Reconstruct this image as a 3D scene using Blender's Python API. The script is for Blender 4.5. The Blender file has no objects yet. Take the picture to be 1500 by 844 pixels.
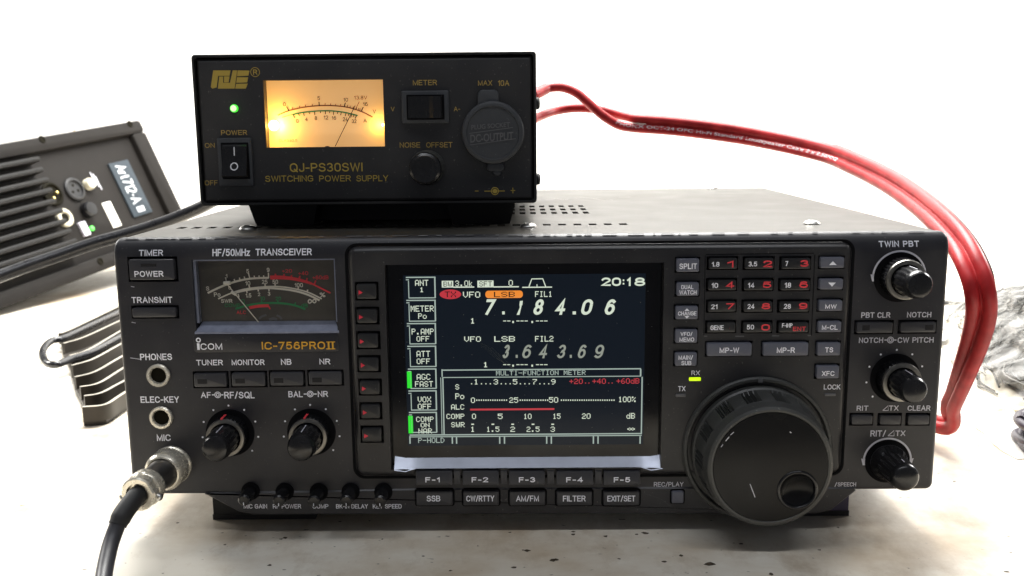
import bpy, bmesh, math, random
from mathutils import Vector, Matrix, Euler
import mathutils.geometry as mgeo

random.seed(7)
SC = bpy.context.scene
COL = SC.collection
PI = math.pi
MM = 0.001

# ------------------------------------------------------------------ camera
F_PX = 1371.28
CAM_ROT = Euler((math.radians(80.24821813), math.radians(0.53610481), math.radians(0.38479825)), 'XYZ')
CAM_LOC = Vector((-4.26254371, -377.26760646, 152.96308397))          # millimetres
cam_d = bpy.data.cameras.new('camera')
cam_d.sensor_width = 36.0
cam_d.lens = 36.0 * F_PX / 1500.0
cam_d.clip_start = 0.01
cam_d.clip_end = 50
cam_d.dof.use_dof = True
cam_d.dof.focus_distance = 0.395
cam_d.dof.aperture_fstop = 22
cam = bpy.data.objects.new('camera', cam_d)
cam.location = CAM_LOC * MM
cam.rotation_euler = CAM_ROT
COL.objects.link(cam)
SC.camera = cam

# ------------------------------------------------------------------ world, lamps, exposure
w = bpy.data.worlds.new('World'); SC.world = w; w.use_nodes = True
w.node_tree.nodes['Background'].inputs[0].default_value = (0.86, 0.9, 1.0, 1)
w.node_tree.nodes['Background'].inputs[1].default_value = 0.15
SC.view_settings.view_transform = 'Standard'
SC.view_settings.look = 'None'
SC.view_settings.exposure = 0.0
SC.view_settings.gamma = 1.0
SC.view_settings.use_curve_mapping = False


def lamp(name, loc, target, sx, sy, power, color):
    d = bpy.data.lights.new(name, 'AREA')
    d.shape = 'RECTANGLE'; d.size = sx; d.size_y = sy
    d.energy = power; d.color = color
    o = bpy.data.objects.new(name, d)
    o.location = loc
    v = Vector(target) - Vector(loc)
    o.rotation_euler = v.to_track_quat('-Z', 'Y').to_euler()
    COL.objects.link(o)
    return o


lamp('ceiling_lamp', (0.0, 0.475, 1.12), (0.0, 0.05, 0.0), 0.8, 0.18, 25.0, (1.0, 0.985, 0.95))
lamp('rear_fill', (0.1, 0.85, 1.25), (0.0, 1.15, 0.05), 1.6, 0.4, 66.0, (1.0, 0.99, 0.96))  # unseen light added to overexpose the wall and the back of the table
lamp('front_fill_strip', (0.0, -0.42, 1.3), (0.0, 0.0, 0.06), 1.3, 0.05, 6.2, (0.92, 0.95, 1.0))  # unseen strip light added for highlights on the upper key edges
lamp('side_fill', (-1.15, 0.6, 0.62), (-0.2, 0.0, -0.02), 0.35, 0.35, 12.0, (1.0, 0.98, 0.94))  # added fill, brightens the table by the radio's left end
lamp('side_fill', (1.15, 0.6, 0.66), (0.2, 0.0, -0.02), 0.35, 0.35, 12.0, (1.0, 0.98, 0.95))  # added fill for the table by the right end

# ------------------------------------------------------------------ measuring: a photo pixel on a plane of the place
CM = CAM_ROT.to_matrix()


def ray(px, py):
    return CM @ Vector(((px - 750.0) / F_PX, -(py - 422.0) / F_PX, -1.0))


def aty(px, py, y=0.0):
    d = ray(px, py)
    return CAM_LOC + d * ((y - CAM_LOC.y) / d.y)


def atz(px, py, z=0.0):
    d = ray(px, py)
    return CAM_LOC + d * ((z - CAM_LOC.z) / d.z)


def rect(x0, y0, x1, y1, y=0.0):
    xm, ym = (x0 + x1) / 2, (y0 + y1) / 2
    return (aty(x0, ym, y).x, aty(x1, ym, y).x, aty(xm, y1, y).z, aty(xm, y0, y).z)


# ------------------------------------------------------------------ materials
def node_mat(name):
    m = bpy.data.materials.new(name); m.use_nodes = True
    nt = m.node_tree
    return m, nt, nt.nodes['Principled BSDF']


def mat(name, col, rough=0.5, metal=0.0, bump=0.0, bscale=2500.0, var=0.0, vscale=60.0, emit=None, estr=0.0, spec=0.5, coat=0.0, rvar=0.0, aniso=None):
    if name in ('dark_gap_and_shade', 'jack_bore', 'dark_inside'): spec = 0.03
    m, nt, b = node_mat(name)
    L = nt.links
    b.inputs['Base Color'].default_value = (*col, 1)
    b.inputs['Roughness'].default_value = rough
    b.inputs['Metallic'].default_value = metal
    b.inputs['Specular IOR Level'].default_value = spec
    b.inputs['Coat Weight'].default_value = coat
    tc = nt.nodes.new('ShaderNodeTexCoord')
    if bump:
        n = nt.nodes.new('ShaderNodeTexNoise'); n.inputs['Scale'].default_value = bscale
        n.inputs['Detail'].default_value = 3
        L.new(tc.outputs['Object'], n.inputs['Vector'])
        bp = nt.nodes.new('ShaderNodeBump'); bp.inputs['Strength'].default_value = bump
        bp.inputs['Distance'].default_value = 0.0003
        L.new(n.outputs['Fac'], bp.inputs['Height'])
        L.new(bp.outputs['Normal'], b.inputs['Normal'])
    if var:
        n = nt.nodes.new('ShaderNodeTexNoise'); n.inputs['Scale'].default_value = vscale
        n.inputs['Detail'].default_value = 6; n.inputs['Roughness'].default_value = 0.65
        L.new(tc.outputs['Object'], n.inputs['Vector'])
        r = nt.nodes.new('ShaderNodeValToRGB')
        r.color_ramp.elements[0].position = 0.3; r.color_ramp.elements[1].position = 0.72
        r.color_ramp.elements[0].color = (*[c * (1 - var) for c in col], 1)
        r.color_ramp.elements[1].color = (*[min(1, c * (1 + var)) for c in col], 1)
        L.new(n.outputs['Fac'], r.inputs['Fac'])
        L.new(r.outputs['Color'], b.inputs['Base Color'])
    if rvar:
        n = nt.nodes.new('ShaderNodeTexNoise'); n.inputs['Scale'].default_value = vscale * 1.7
        n.inputs['Detail'].default_value = 8
        L.new(tc.outputs['Object'], n.inputs['Vector'])
        mr = nt.nodes.new('ShaderNodeMapRange')
        mr.inputs['From Min'].default_value = 0.3; mr.inputs['From Max'].default_value = 0.7
        mr.inputs['To Min'].default_value = max(0.03, rough - rvar); mr.inputs['To Max'].default_value = min(1, rough + rvar)
        L.new(n.outputs['Fac'], mr.inputs['Value'])
        L.new(mr.outputs['Result'], b.inputs['Roughness'])
    if emit:
        b.inputs['Emission Color'].default_value = (*emit, 1)
        b.inputs['Emission Strength'].default_value = estr
    return m


def dusty(name, col, rough, dust, amount, bump=0.12, bscale=2600.0, spec=0.5):
    """moulded plastic: fine grain, smeared dust specks and wiped patches"""
    m, nt, b = node_mat(name); L = nt.links
    b.inputs['Specular IOR Level'].default_value = spec
    tc = nt.nodes.new('ShaderNodeTexCoord')
    n1 = nt.nodes.new('ShaderNodeTexNoise'); n1.inputs['Scale'].default_value = 38; n1.inputs['Detail'].default_value = 7
    n2 = nt.nodes.new('ShaderNodeTexNoise'); n2.inputs['Scale'].default_value = 900; n2.inputs['Detail'].default_value = 2
    for n in (n1, n2): L.new(tc.outputs['Object'], n.inputs['Vector'])
    r1 = nt.nodes.new('ShaderNodeMapRange'); r1.inputs['From Min'].default_value = 0.45; r1.inputs['From Max'].default_value = 0.75
    L.new(n1.outputs['Fac'], r1.inputs['Value'])
    r2 = nt.nodes.new('ShaderNodeMapRange'); r2.inputs['From Min'].default_value = 0.69; r2.inputs['From Max'].default_value = 0.76
    L.new(n2.outputs['Fac'], r2.inputs['Value'])
    a = nt.nodes.new('ShaderNodeMath'); a.operation = 'MULTIPLY'; a.inputs[1].default_value = 0.20
    L.new(r1.outputs['Result'], a.inputs[0])
    s = nt.nodes.new('ShaderNodeMath'); s.operation = 'MULTIPLY_ADD'; s.inputs[1].default_value = 1.0
    L.new(r2.outputs['Result'], s.inputs[0]); L.new(a.outputs[0], s.inputs[2])
    k = nt.nodes.new('ShaderNodeMath'); k.operation = 'MULTIPLY'; k.inputs[1].default_value = amount; k.use_clamp = True
    L.new(s.outputs[0], k.inputs[0])
    mx = nt.nodes.new('ShaderNodeMix'); mx.data_type = 'RGBA'
    mx.inputs['A'].default_value = (*col, 1); mx.inputs['B'].default_value = (*dust, 1)
    L.new(k.outputs[0], mx.inputs['Factor']); L.new(mx.outputs['Result'], b.inputs['Base Color'])
    rr = nt.nodes.new('ShaderNodeMapRange'); rr.inputs['To Min'].default_value = rough - 0.08; rr.inputs['To Max'].default_value = rough + 0.14
    L.new(n1.outputs['Fac'], rr.inputs['Value']); L.new(rr.outputs['Result'], b.inputs['Roughness'])
    n3 = nt.nodes.new('ShaderNodeTexNoise'); n3.inputs['Scale'].default_value = bscale; n3.inputs['Detail'].default_value = 2
    L.new(tc.outputs['Object'], n3.inputs['Vector'])
    bp = nt.nodes.new('ShaderNodeBump'); bp.inputs['Strength'].default_value = bump; bp.inputs['Distance'].default_value = 0.0003
    L.new(n3.outputs['Fac'], bp.inputs['Height']); L.new(bp.outputs['Normal'], b.inputs['Normal'])
    return m


def pane_mat(name, tint, gloss):
    m = bpy.data.materials.new(name); m.use_nodes = True
    nt = m.node_tree; nt.nodes.clear(); L = nt.links
    o = nt.nodes.new('ShaderNodeOutputMaterial')
    t = nt.nodes.new('ShaderNodeBsdfTransparent'); t.inputs[0].default_value = (*tint, 1)
    g = nt.nodes.new('ShaderNodeBsdfGlossy'); g.inputs['Roughness'].default_value = 0.06
    fr = nt.nodes.new('ShaderNodeFresnel'); fr.inputs[0].default_value = 1.45
    mu = nt.nodes.new('ShaderNodeMath'); mu.operation = 'MULTIPLY'; mu.inputs[1].default_value = gloss
    L.new(fr.outputs[0], mu.inputs[0])
    mx = nt.nodes.new('ShaderNodeMixShader')
    L.new(mu.outputs[0], mx.inputs[0]); L.new(t.outputs[0], mx.inputs[1]); L.new(g.outputs[0], mx.inputs[2])
    L.new(mx.outputs[0], o.inputs['Surface'])
    return m


def table_mat():
    m, nt, b = node_mat('stained_white_laminate'); L = nt.links
    tc = nt.nodes.new('ShaderNodeTexCoord')
    def noise(scale, det, rough=0.6, sx=1, sy=1):
        mp = nt.nodes.new('ShaderNodeMapping'); mp.inputs['Scale'].default_value = (sx, sy, 1)
        L.new(tc.outputs['Object'], mp.inputs['Vector'])
        n = nt.nodes.new('ShaderNodeTexNoise'); n.inputs['Scale'].default_value = scale
        n.inputs['Detail'].default_value = det; n.inputs['Roughness'].default_value = rough
        L.new(mp.outputs[0], n.inputs['Vector']); return n
    def ramp(src, a, c):
        r = nt.nodes.new('ShaderNodeMapRange'); r.inputs['From Min'].default_value = a; r.inputs['From Max'].default_value = c
        L.new(src.outputs['Fac'], r.inputs['Value']); return r
    n1 = ramp(noise(9, 8, 0.62, 1.0, 1.6), 0.44, 0.70)
    n2 = ramp(noise(24, 8, 0.7, 1.6, 1.0), 0.50, 0.74)
    n3 = ramp(noise(210, 2, 0.5, 1.0, 1.7), 0.715, 0.755)
    c = None
    base = (0.78, 0.735, 0.64)
    prev = None
    for src, colr, k in ((n1, (0.46, 0.335, 0.20), 0.85), (n2, (0.36, 0.26, 0.16), 0.7), (n3, (0.10, 0.075, 0.045), 0.85)):
        mx = nt.nodes.new('ShaderNodeMix'); mx.data_type = 'RGBA'
        mx.inputs['B'].default_value = (*colr, 1)
        if prev is None: mx.inputs['A'].default_value = (*base, 1)
        else: L.new(prev.outputs['Result'], mx.inputs['A'])
        mu = nt.nodes.new('ShaderNodeMath'); mu.operation = 'MULTIPLY'; mu.inputs[1].default_value = k
        L.new(src.outputs['Result'], mu.inputs[0]); L.new(mu.outputs[0], mx.inputs['Factor'])
        prev = mx
    L.new(prev.outputs['Result'], b.inputs['Base Color'])
    b.inputs['Roughness'].default_value = 0.42
    return m


def cable_red_mat():
    m, nt, b = node_mat('red_vinyl'); L = nt.links
    b.inputs['Roughness'].default_value = 0.40
    b.inputs['Specular IOR Level'].default_value = 0.3
    b.inputs['Coat Weight'].default_value = 0.0
    b.inputs['Subsurface Radius'].default_value = (0.004, 0.0006, 0.0006)
    tc = nt.nodes.new('ShaderNodeTexCoord')
    n = nt.nodes.new('ShaderNodeTexNoise'); n.inputs['Scale'].default_value = 120; n.inputs['Detail'].default_value = 6
    L.new(tc.outputs['Object'], n.inputs['Vector'])
    r = nt.nodes.new('ShaderNodeValToRGB')
    r.color_ramp.elements[0].color = (0.29, 0.011, 0.014, 1); r.color_ramp.elements[1].color = (0.44, 0.026, 0.029, 1)
    r.color_ramp.elements[0].position = 0.35; r.color_ramp.elements[1].position = 0.65
    L.new(n.outputs['Fac'], r.inputs['Fac']); L.new(r.outputs['Color'], b.inputs['Base Color'])
    return m


M = {}
M['panel'] = dusty('charcoal_moulding', (0.0150, 0.0147, 0.0188), 0.40, (0.19, 0.18, 0.165), 0.46)
M['frame'] = dusty('black_frame_moulding', (0.0135, 0.0130, 0.0148), 0.37, (0.19, 0.18, 0.165), 0.46)
M['well'] = mat('dark_gap_and_shade', (0.006, 0.006, 0.007), 0.6)  # near-black gap floors; also the shade put round knobs, frame and lower keys
M['key_grey'] = dusty('blue_grey_key', (0.105, 0.11, 0.14), 0.38, (0.25, 0.24, 0.23), 0.22)
M['key_dark'] = dusty('charcoal_key', (0.033, 0.033, 0.038), 0.36, (0.2, 0.19, 0.18), 0.28)
M['key_black'] = dusty('black_key', (0.013, 0.013, 0.014), 0.34, (0.2, 0.19, 0.18), 0.25)
M['ink'] = mat('pale_ink', (0.88, 0.89, 0.95), 0.6)
M['ink_dim'] = mat('worn_pale_ink', (0.60, 0.60, 0.66), 0.6)
M['ink_red'] = mat('red_ink', (0.80, 0.05, 0.065), 0.5)
M['ink_gold'] = mat('gold_ink', (0.50, 0.36, 0.07), 0.45, 0.25)
M['ink_gold_dim'] = mat('thin_gold_ink', (0.42, 0.29, 0.075), 0.5)
M['ink_orange'] = mat('orange_gold_ink', (0.72, 0.38, 0.03), 0.4)
M['ink_white'] = mat('white_ink', (0.75, 0.75, 0.78), 0.5)
M['ink_green'] = mat('green_ink', (0.03, 0.26, 0.09), 0.6)
M['ink_cream'] = mat('cream_ink', (0.80, 0.76, 0.66), 0.6)
M['ink_black'] = mat('black_ink', (0.02, 0.015, 0.012), 0.6)
M['ink_rust'] = mat('rust_ink', (0.30, 0.09, 0.03), 0.6)
M['silver'] = mat('silver_lip', (0.34, 0.36, 0.42), 0.38, 0.85, var=0.06, vscale=120, rvar=0.04)
M['lip_blue'] = mat('blue_grey_lip', (0.26, 0.28, 0.36), 0.33, 0.35, var=0.2, vscale=200)
M['chrome'] = mat('worn_nickel', (0.80, 0.75, 0.63), 0.26, 0.62, var=0.08, vscale=200, rvar=0.05)
M['steel'] = mat('screw_steel', (0.62, 0.61, 0.58), 0.3, 1.0)
M['gunmetal'] = mat('gunmetal_barrel', (0.22, 0.21, 0.20), 0.32, 0.9)
M['knob'] = mat('gloss_black_knob', (0.010, 0.010, 0.011), 0.22, var=0.2, vscale=200, rvar=0.05, spec=0.4)
M['knob_matt'] = dusty('rubber_grip', (0.040, 0.041, 0.039), 0.42, (0.22, 0.22, 0.2), 0.6, bscale=1500)
M['dial_face'] = dusty('dial_face_black', (0.006, 0.006, 0.0065), 0.22, (0.2, 0.19, 0.17), 0.03, bump=0.0, spec=0.16)
M['knob_ring'] = mat('knob_ring_metal', (0.22, 0.21, 0.19), 0.36, 0.9, var=0.2, vscale=500)
M['bore'] = mat('jack_bore', (0.01, 0.009, 0.006), 0.6)
M['cover'] = dusty('grey_painted_steel', (0.043, 0.040, 0.034), 0.42, (0.22, 0.2, 0.17), 0.30, bump=0.06, bscale=1400, spec=0.20)
M['inside'] = mat('dark_inside', (0.004, 0.004, 0.004), 0.8)
M['rubber'] = mat('black_rubber', (0.010, 0.010, 0.011), 0.6, bump=0.1)
M['psu'] = dusty('black_painted_steel', (0.022, 0.0215, 0.0225), 0.42, (0.3, 0.28, 0.25), 0.26, bump=0.10, bscale=1900)
M['psu_cover'] = dusty('black_cover_steel', (0.010, 0.010, 0.010), 0.4, (0.3, 0.28, 0.25), 0.2, bump=0.12, bscale=1900)
M['socket'] = dusty('grey_black_rubber', (0.040, 0.043, 0.048), 0.48, (0.2, 0.2, 0.2), 0.3)
M['glass_black'] = mat('black_screen_glass', (0.004, 0.004, 0.005), 0.16, spec=0.25, rvar=0.06, vscale=40)
M['lcd'] = mat('backlit_screen', (0.004, 0.004, 0.006), 0.2, spec=0.15, emit=(0.35, 0.62, 1.0), estr=0.012)
M['px_white'] = mat('lit_pixels', (0.0, 0.0, 0.0), 0.4, emit=(0.80, 0.90, 0.74), estr=0.80)
M['px_soft'] = mat('lit_pixels_soft', (0.0, 0.0, 0.0), 0.4, emit=(0.66, 0.82, 0.74), estr=0.52)
M['px_grey'] = mat('lit_pixels_grey', (0.0, 0.0, 0.0), 0.4, emit=(0.75, 0.82, 0.70), estr=0.36)
M['px_orange'] = mat('lit_pixels_orange', (0.0, 0.0, 0.0), 0.4, emit=(1.0, 0.30, 0.035), estr=0.85)
M['px_red'] = mat('lit_pixels_red', (0.0, 0.0, 0.0), 0.4, emit=(1.0, 0.06, 0.09), estr=0.5)
M['px_green'] = mat('lit_pixels_green', (0.0, 0.0, 0.0), 0.4, emit=(0.02, 1.0, 0.03), estr=0.75)
M['px_dark'] = mat('unlit_pixels', (0.006, 0.005, 0.005), 0.4)
M['led_green'] = mat('lit_green_lamp', (0.1, 0.5, 0.1), 0.3, emit=(0.07, 0.9, 0.04), estr=0.9)
M['led_core'] = mat('lit_green_core', (0.5, 0.9, 0.4), 0.3, emit=(0.42, 1.0, 0.30), estr=1.7)
M['led_lime'] = mat('lit_lime_lamp', (0.4, 0.5, 0.02), 0.3, emit=(0.62, 0.90, 0.0), estr=1.0)
M['led_off'] = mat('unlit_lamp', (0.11, 0.11, 0.115), 0.4)
M['scratch'] = mat('fine_scratches', (0.10, 0.11, 0.09), 0.4)
M['slot'] = mat('unlit_key_window', (0.016, 0.015, 0.015), 0.25)
M['film_fold'] = mat('folded_clear_film', (0.50, 0.49, 0.46), 0.3, var=0.35, vscale=45, bump=0.6, bscale=60)
M['crumb'] = mat('dark_specks', (0.07, 0.05, 0.03), 0.8)
M['badge_ink'] = mat('badge_lettering', (0.42, 0.44, 0.46), 0.6)
M['arrow'] = mat('red_arrow_ink', (0.75, 0.03, 0.06), 0.5)
M['meter_dark'] = mat('dark_meter_dial', (0.075, 0.066, 0.054), 0.55, var=0.15, vscale=90)
M['meter_lit'] = mat('backlit_meter_dial', (0.85, 0.62, 0.36), 0.6, emit=(1.0, 0.50, 0.16), estr=0.42)
M['bulb'] = mat('glowing_bulb', (1, 0.8, 0.4), 0.3, emit=(1.0, 0.66, 0.16), estr=16.0)
M['pane'] = pane_mat('clear_pane', (0.97, 0.97, 0.96), 0.55)
M['cord'] = mat('black_cord', (0.012, 0.012, 0.014), 0.30, coat=0.2, rvar=0.08)
M['cord_soft'] = mat('charcoal_cord', (0.030, 0.030, 0.036), 0.42, var=0.2, vscale=100)
M['red'] = cable_red_mat()
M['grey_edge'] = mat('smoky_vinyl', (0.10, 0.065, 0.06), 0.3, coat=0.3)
M['alu_dark'] = dusty('dark_amplifier_plate', (0.0140, 0.0125, 0.0115), 0.6, (0.2, 0.19, 0.17), 0.08, spec=0.1)
M['alu_rib'] = dusty('black_ribs', (0.0075, 0.007, 0.0067), 0.5, (0.2, 0.19, 0.17), 0.06, spec=0.22)
M['plaque'] = mat('slate_plaque', (0.035, 0.045, 0.055), 0.5, spec=0.15)
M['cream_plastic'] = mat('cream_plastic', (0.62, 0.58, 0.45), 0.4)
M['brass'] = mat('brass_contacts', (0.75, 0.58, 0.22), 0.3, 1.0)
M['white_sticker'] = mat('white_sticker', (0.72, 0.70, 0.63), 0.6)
M['violet_key'] = mat('pale_violet_key', (0.55, 0.53, 0.62), 0.4)
M['sink'] = mat('groove_painted_shade', (0.022, 0.017, 0.012), 0.5, var=0.25, vscale=60)  # shade of the grooves put into the body colour
M['sink_fin'] = mat('fins_painted_shade', (0.030, 0.024, 0.017), 0.5)  # fin walls coloured dark in place of the shade between them
M['sink_top'] = mat('fin_edges_painted_light', (0.42, 0.39, 0.33), 0.4, 0.2)  # pale colour stands in for light on the fin tops
M['wire_tan'] = mat('tan_wire', (0.42, 0.33, 0.2), 0.5)
M['wire_cream'] = mat('cream_wire', (0.66, 0.58, 0.36), 0.4)
M['violet_foot'] = mat('violet_black_plastic', (0.055, 0.045, 0.10), 0.4)
M['table'] = table_mat()
M['wall'] = mat('white_wall_paint', (0.86, 0.86, 0.85), 0.7)
M['shred'] = mat('grey_shreds', (0.030, 0.029, 0.027), 0.45, var=0.4, vscale=70)
M['shred_light'] = mat('pale_shreds', (0.14, 0.135, 0.125), 0.4)
M['shred_dark'] = mat('dark_cable_bundle', (0.045, 0.036, 0.05), 0.4)


def bag_mat():
    m = bpy.data.materials.new('clear_plastic_film'); m.use_nodes = True
    nt = m.node_tree; nt.nodes.clear(); L = nt.links
    o = nt.nodes.new('ShaderNodeOutputMaterial')
    t = nt.nodes.new('ShaderNodeBsdfTransparent'); t.inputs[0].default_value = (0.95, 0.95, 0.94, 1)
    p = nt.nodes.new('ShaderNodeBsdfPrincipled'); p.inputs['Base Color'].default_value = (0.86, 0.85, 0.82, 1)
    p.inputs['Roughness'].default_value = 0.22
    tc = nt.nodes.new('ShaderNodeTexCoord')
    mp = nt.nodes.new('ShaderNodeMapping'); mp.inputs['Scale'].default_value = (1, 2.5, 1.5); mp.inputs['Rotation'].default_value = (0, 0, 0.6)
    n = nt.nodes.new('ShaderNodeTexNoise'); n.inputs['Scale'].default_value = 42; n.inputs['Detail'].default_value = 7
    L.new(tc.outputs['Object'], mp.inputs[0]); L.new(mp.outputs[0], n.inputs['Vector'])
    r = nt.nodes.new('ShaderNodeMapRange'); r.inputs['From Min'].default_value = 0.38; r.inputs['From Max'].default_value = 0.68
    r.inputs['To Min'].default_value = 0.02; r.inputs['To Max'].default_value = 0.30
    L.new(n.outputs['Fac'], r.inputs['Value'])
    bp = nt.nodes.new('ShaderNodeBump'); bp.inputs['Strength'].default_value = 0.6; bp.inputs['Distance'].default_value = 0.004
    L.new(n.outputs['Fac'], bp.inputs['Height']); L.new(bp.outputs['Normal'], p.inputs['Normal'])
    mx = nt.nodes.new('ShaderNodeMixShader')
    L.new(r.outputs['Result'], mx.inputs[0]); L.new(t.outputs[0], mx.inputs[1]); L.new(p.outputs[0], mx.inputs[2])
    L.new(mx.outputs[0], o.inputs['Surface'])
    return m


M['film'] = bag_mat()

# ------------------------------------------------------------------ lettering
_txt = {}


def text_mesh(s, bold):
    key = (s, bold)
    if key in _txt: return _txt[key]
    c = bpy.data.curves.new('t', 'FONT'); c.body = s; c.size = 1.0
    c.resolution_u = 3; c.offset = bold
    o = bpy.data.objects.new('t', c); COL.objects.link(o)
    dg = bpy.context.evaluated_depsgraph_get(); dg.update()
    me = bpy.data.meshes.new_from_object(o.evaluated_get(dg))
    vs = [(v.co.x, v.co.y) for v in me.vertices]
    fs = [tuple(p.vertices) for p in me.polygons]
    bpy.data.objects.remove(o); bpy.data.curves.remove(c); bpy.data.meshes.remove(me)
    xs = [v[0] for v in vs]; ys = [v[1] for v in vs]
    x0, x1, y0, y1 = min(xs), max(xs), min(ys), max(ys)
    vs = [((x - x0) / max(1e-6, x1 - x0), (y - y0) / max(1e-6, y1 - y0)) for x, y in vs]
    _txt[key] = (vs, fs)
    return _txt[key]


# drawn sans letters: centre lines in a box of height 1, widths as they fall
def _arc(cx, cy, rx, ry, a0, a1, n=7):
    return [(cx + rx * math.cos(math.radians(a0 + (a1 - a0) * k / n)), cy + ry * math.sin(math.radians(a0 + (a1 - a0) * k / n))) for k in range(n + 1)]


def _oval(w_, y0=0.0, y1=1.0):
    h = (y1 - y0) / 2; k = min(h, w_ / 2 * 1.15)
    return _arc(w_ / 2, y1 - k, w_ / 2, k, 0, 180, 10) + _arc(w_ / 2, y0 + k, w_ / 2, k, 180, 360, 10) + [(w_, y1 - k)]


GL = {
    'A': (.70, [[(0, 0), (.35, 1), (.70, 0)], [(.13, .34), (.57, .34)]]),
    'B': (.60, [[(0, 1), (.34, 1)] + _arc(.34, .765, .22, .235, 90, -90) + [(.06, .53)], [(.06, .53), (.36, .53)] + _arc(.36, .265, .24, .265, 90, -90) + [(0, 0), (0, 1)]]),
    'C': (.66, [_arc(.34, .68, .32, .32, 20, 180, 8) + _arc(.34, .32, .34, .32, 180, 340, 8)]),
    'D': (.62, [[(0, 0), (0, 1), (.27, 1)] + _arc(.27, .65, .35, .35, 90, 0) + _arc(.27, .35, .35, .35, 0, -90) + [(0, 0)]]),
    'E': (.54, [[(.54, 1), (0, 1), (0, 0), (.54, 0)], [(0, .52), (.48, .52)]]),
    'F': (.50, [[(.50, 1), (0, 1), (0, 0)], [(0, .5), (.44, .5)]]),
    'G': (.68, [_arc(.34, .68, .32, .32, 25, 180, 8) + _arc(.34, .32, .34, .32, 180, 300, 7) + [(.67, .14), (.67, .48), (.38, .48)]]),
    'H': (.60, [[(0, 0), (0, 1)], [(.6, 0), (.6, 1)], [(0, .53), (.6, .53)]]),
    'I': (.001, [[(0, 0), (0, 1)]]),
    'J': (.44, [[(.44, 1), (.44, .24)] + _arc(.22, .24, .22, .24, 0, -180)]),
    'K': (.60, [[(0, 0), (0, 1)], [(.56, 1), (0, .40)], [(.2, .6), (.6, 0)]]),
    'L': (.48, [[(0, 1), (0, 0), (.48, 0)]]),
    'M': (.74, [[(0, 0), (0, 1), (.37, .06), (.74, 1), (.74, 0)]]),
    'N': (.60, [[(0, 0), (0, 1), (.6, 0), (.6, 1)]]),
    'O': (.70, [_oval(.70)]),
    'P': (.57, [[(0, 0), (0, 1), (.32, 1)] + _arc(.32, .73, .25, .27, 90, -90) + [(0, .46)]]),
    'Q': (.70, [_oval(.70), [(.42, .26), (.70, -.04)]]),
    'R': (.60, [[(0, 0), (0, 1), (.34, 1)] + _arc(.34, .745, .24, .255, 90, -90) + [(0, .49)], [(.34, .49), (.6, 0)]]),
    'S': (.60, [_arc(.30, .745, .27, .255, 15, 180, 7) + _arc(.30, .745, .27, .225, 180, 260, 4) + _arc(.30, .27, .30, .26, 80, 0, 4) + _arc(.30, .27, .30, .27, 0, -165, 8)]),
    'T': (.60, [[(0, 1), (.6, 1)], [(.3, 1), (.3, 0)]]),
    'U': (.60, [[(0, 1), (0, .32)] + _arc(.3, .32, .3, .32, 180, 360, 9) + [(.6, 1)]]),
    'V': (.66, [[(0, 1), (.33, 0), (.66, 1)]]),
    'W': (.92, [[(0, 1), (.22, 0), (.46, .96), (.70, 0), (.92, 1)]]),
    'X': (.62, [[(0, 0), (.62, 1)], [(0, 1), (.62, 0)]]),
    'Y': (.62, [[(0, 1), (.31, .45), (.62, 1)], [(.31, .45), (.31, 0)]]),
    'Z': (.56, [[(0, 1), (.56, 1), (0, 0), (.56, 0)]]),
    '0': (.54, [_oval(.54)]),
    '1': (.24, [[(0, .74), (.22, .98), (.22, 0)]]),
    '2': (.52, [_arc(.26, .72, .26, .28, 165, -20, 9) + [(0, 0), (.53, 0)]]),
    '3': (.54, [_arc(.25, .745, .24, .255, 150, -80, 9) + _arc(.26, .265, .27, .265, 80, -150, 9)]),
    '4': (.56, [[(.40, 0), (.40, 1), (0, .28), (.56, .28)]]),
    '5': (.54, [[(.48, 1), (.08, 1), (.03, .52)] + _arc(.26, .33, .27, .33, 120, -145, 10)]),
    '6': (.56, [_arc(.30, .66, .26, .34, 48, 165, 6) + [(0, .40)] + _arc(.28, .32, .28, .32, 180, 540, 14)]),
    '7': (.52, [[(0, 1), (.52, 1), (.16, 0)]]),
    '8': (.54, [_arc(.27, .755, .23, .245, -90, 270, 14), _arc(.27, .265, .27, .265, 90, 450, 14)]),
    '9': (.56, [_arc(.28, .68, .28, .32, 0, -360, 14) + [(.56, .58)] + _arc(.26, .34, .30, .34, 10, -132, 7)]),
    '-': (.30, [[(0, .42), (.3, .42)]]), '/': (.36, [[(0, -.05), (.36, 1.05)]]), '.': (.01, [[(0, 0), (0, .1)]]),
    '+': (.46, [[(0, .42), (.46, .42)], [(.23, .19), (.23, .65)]]),
    'r': (.28, [[(0, 0), (0, .70)], [(0, .42), (.10, .62), (.28, .68)]]), 't': (.30, [[(.11, .95), (.11, .10), (.30, .02)], [(-.04, .68), (.28, .68)]]),
    'z': (.42, [[(0, .7), (.42, .7), (0, 0), (.42, 0)]]), 'o': (.50, [_oval(.50, 0, .72)]),
    'd': (.50, [_oval(.50, 0, .72), [(.5, 1), (.5, 0)]]), ' ': (.18, [])}


def stroke_text(s, gap):
    """polylines of a word, x from 0 to its width"""
    x = 0; out = []
    for ch in s:
        wd, lines = GL[ch]
        for l in lines: out.append([(x + p[0], p[1]) for p in l])
        x += wd + gap
    return out, x - gap


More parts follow.
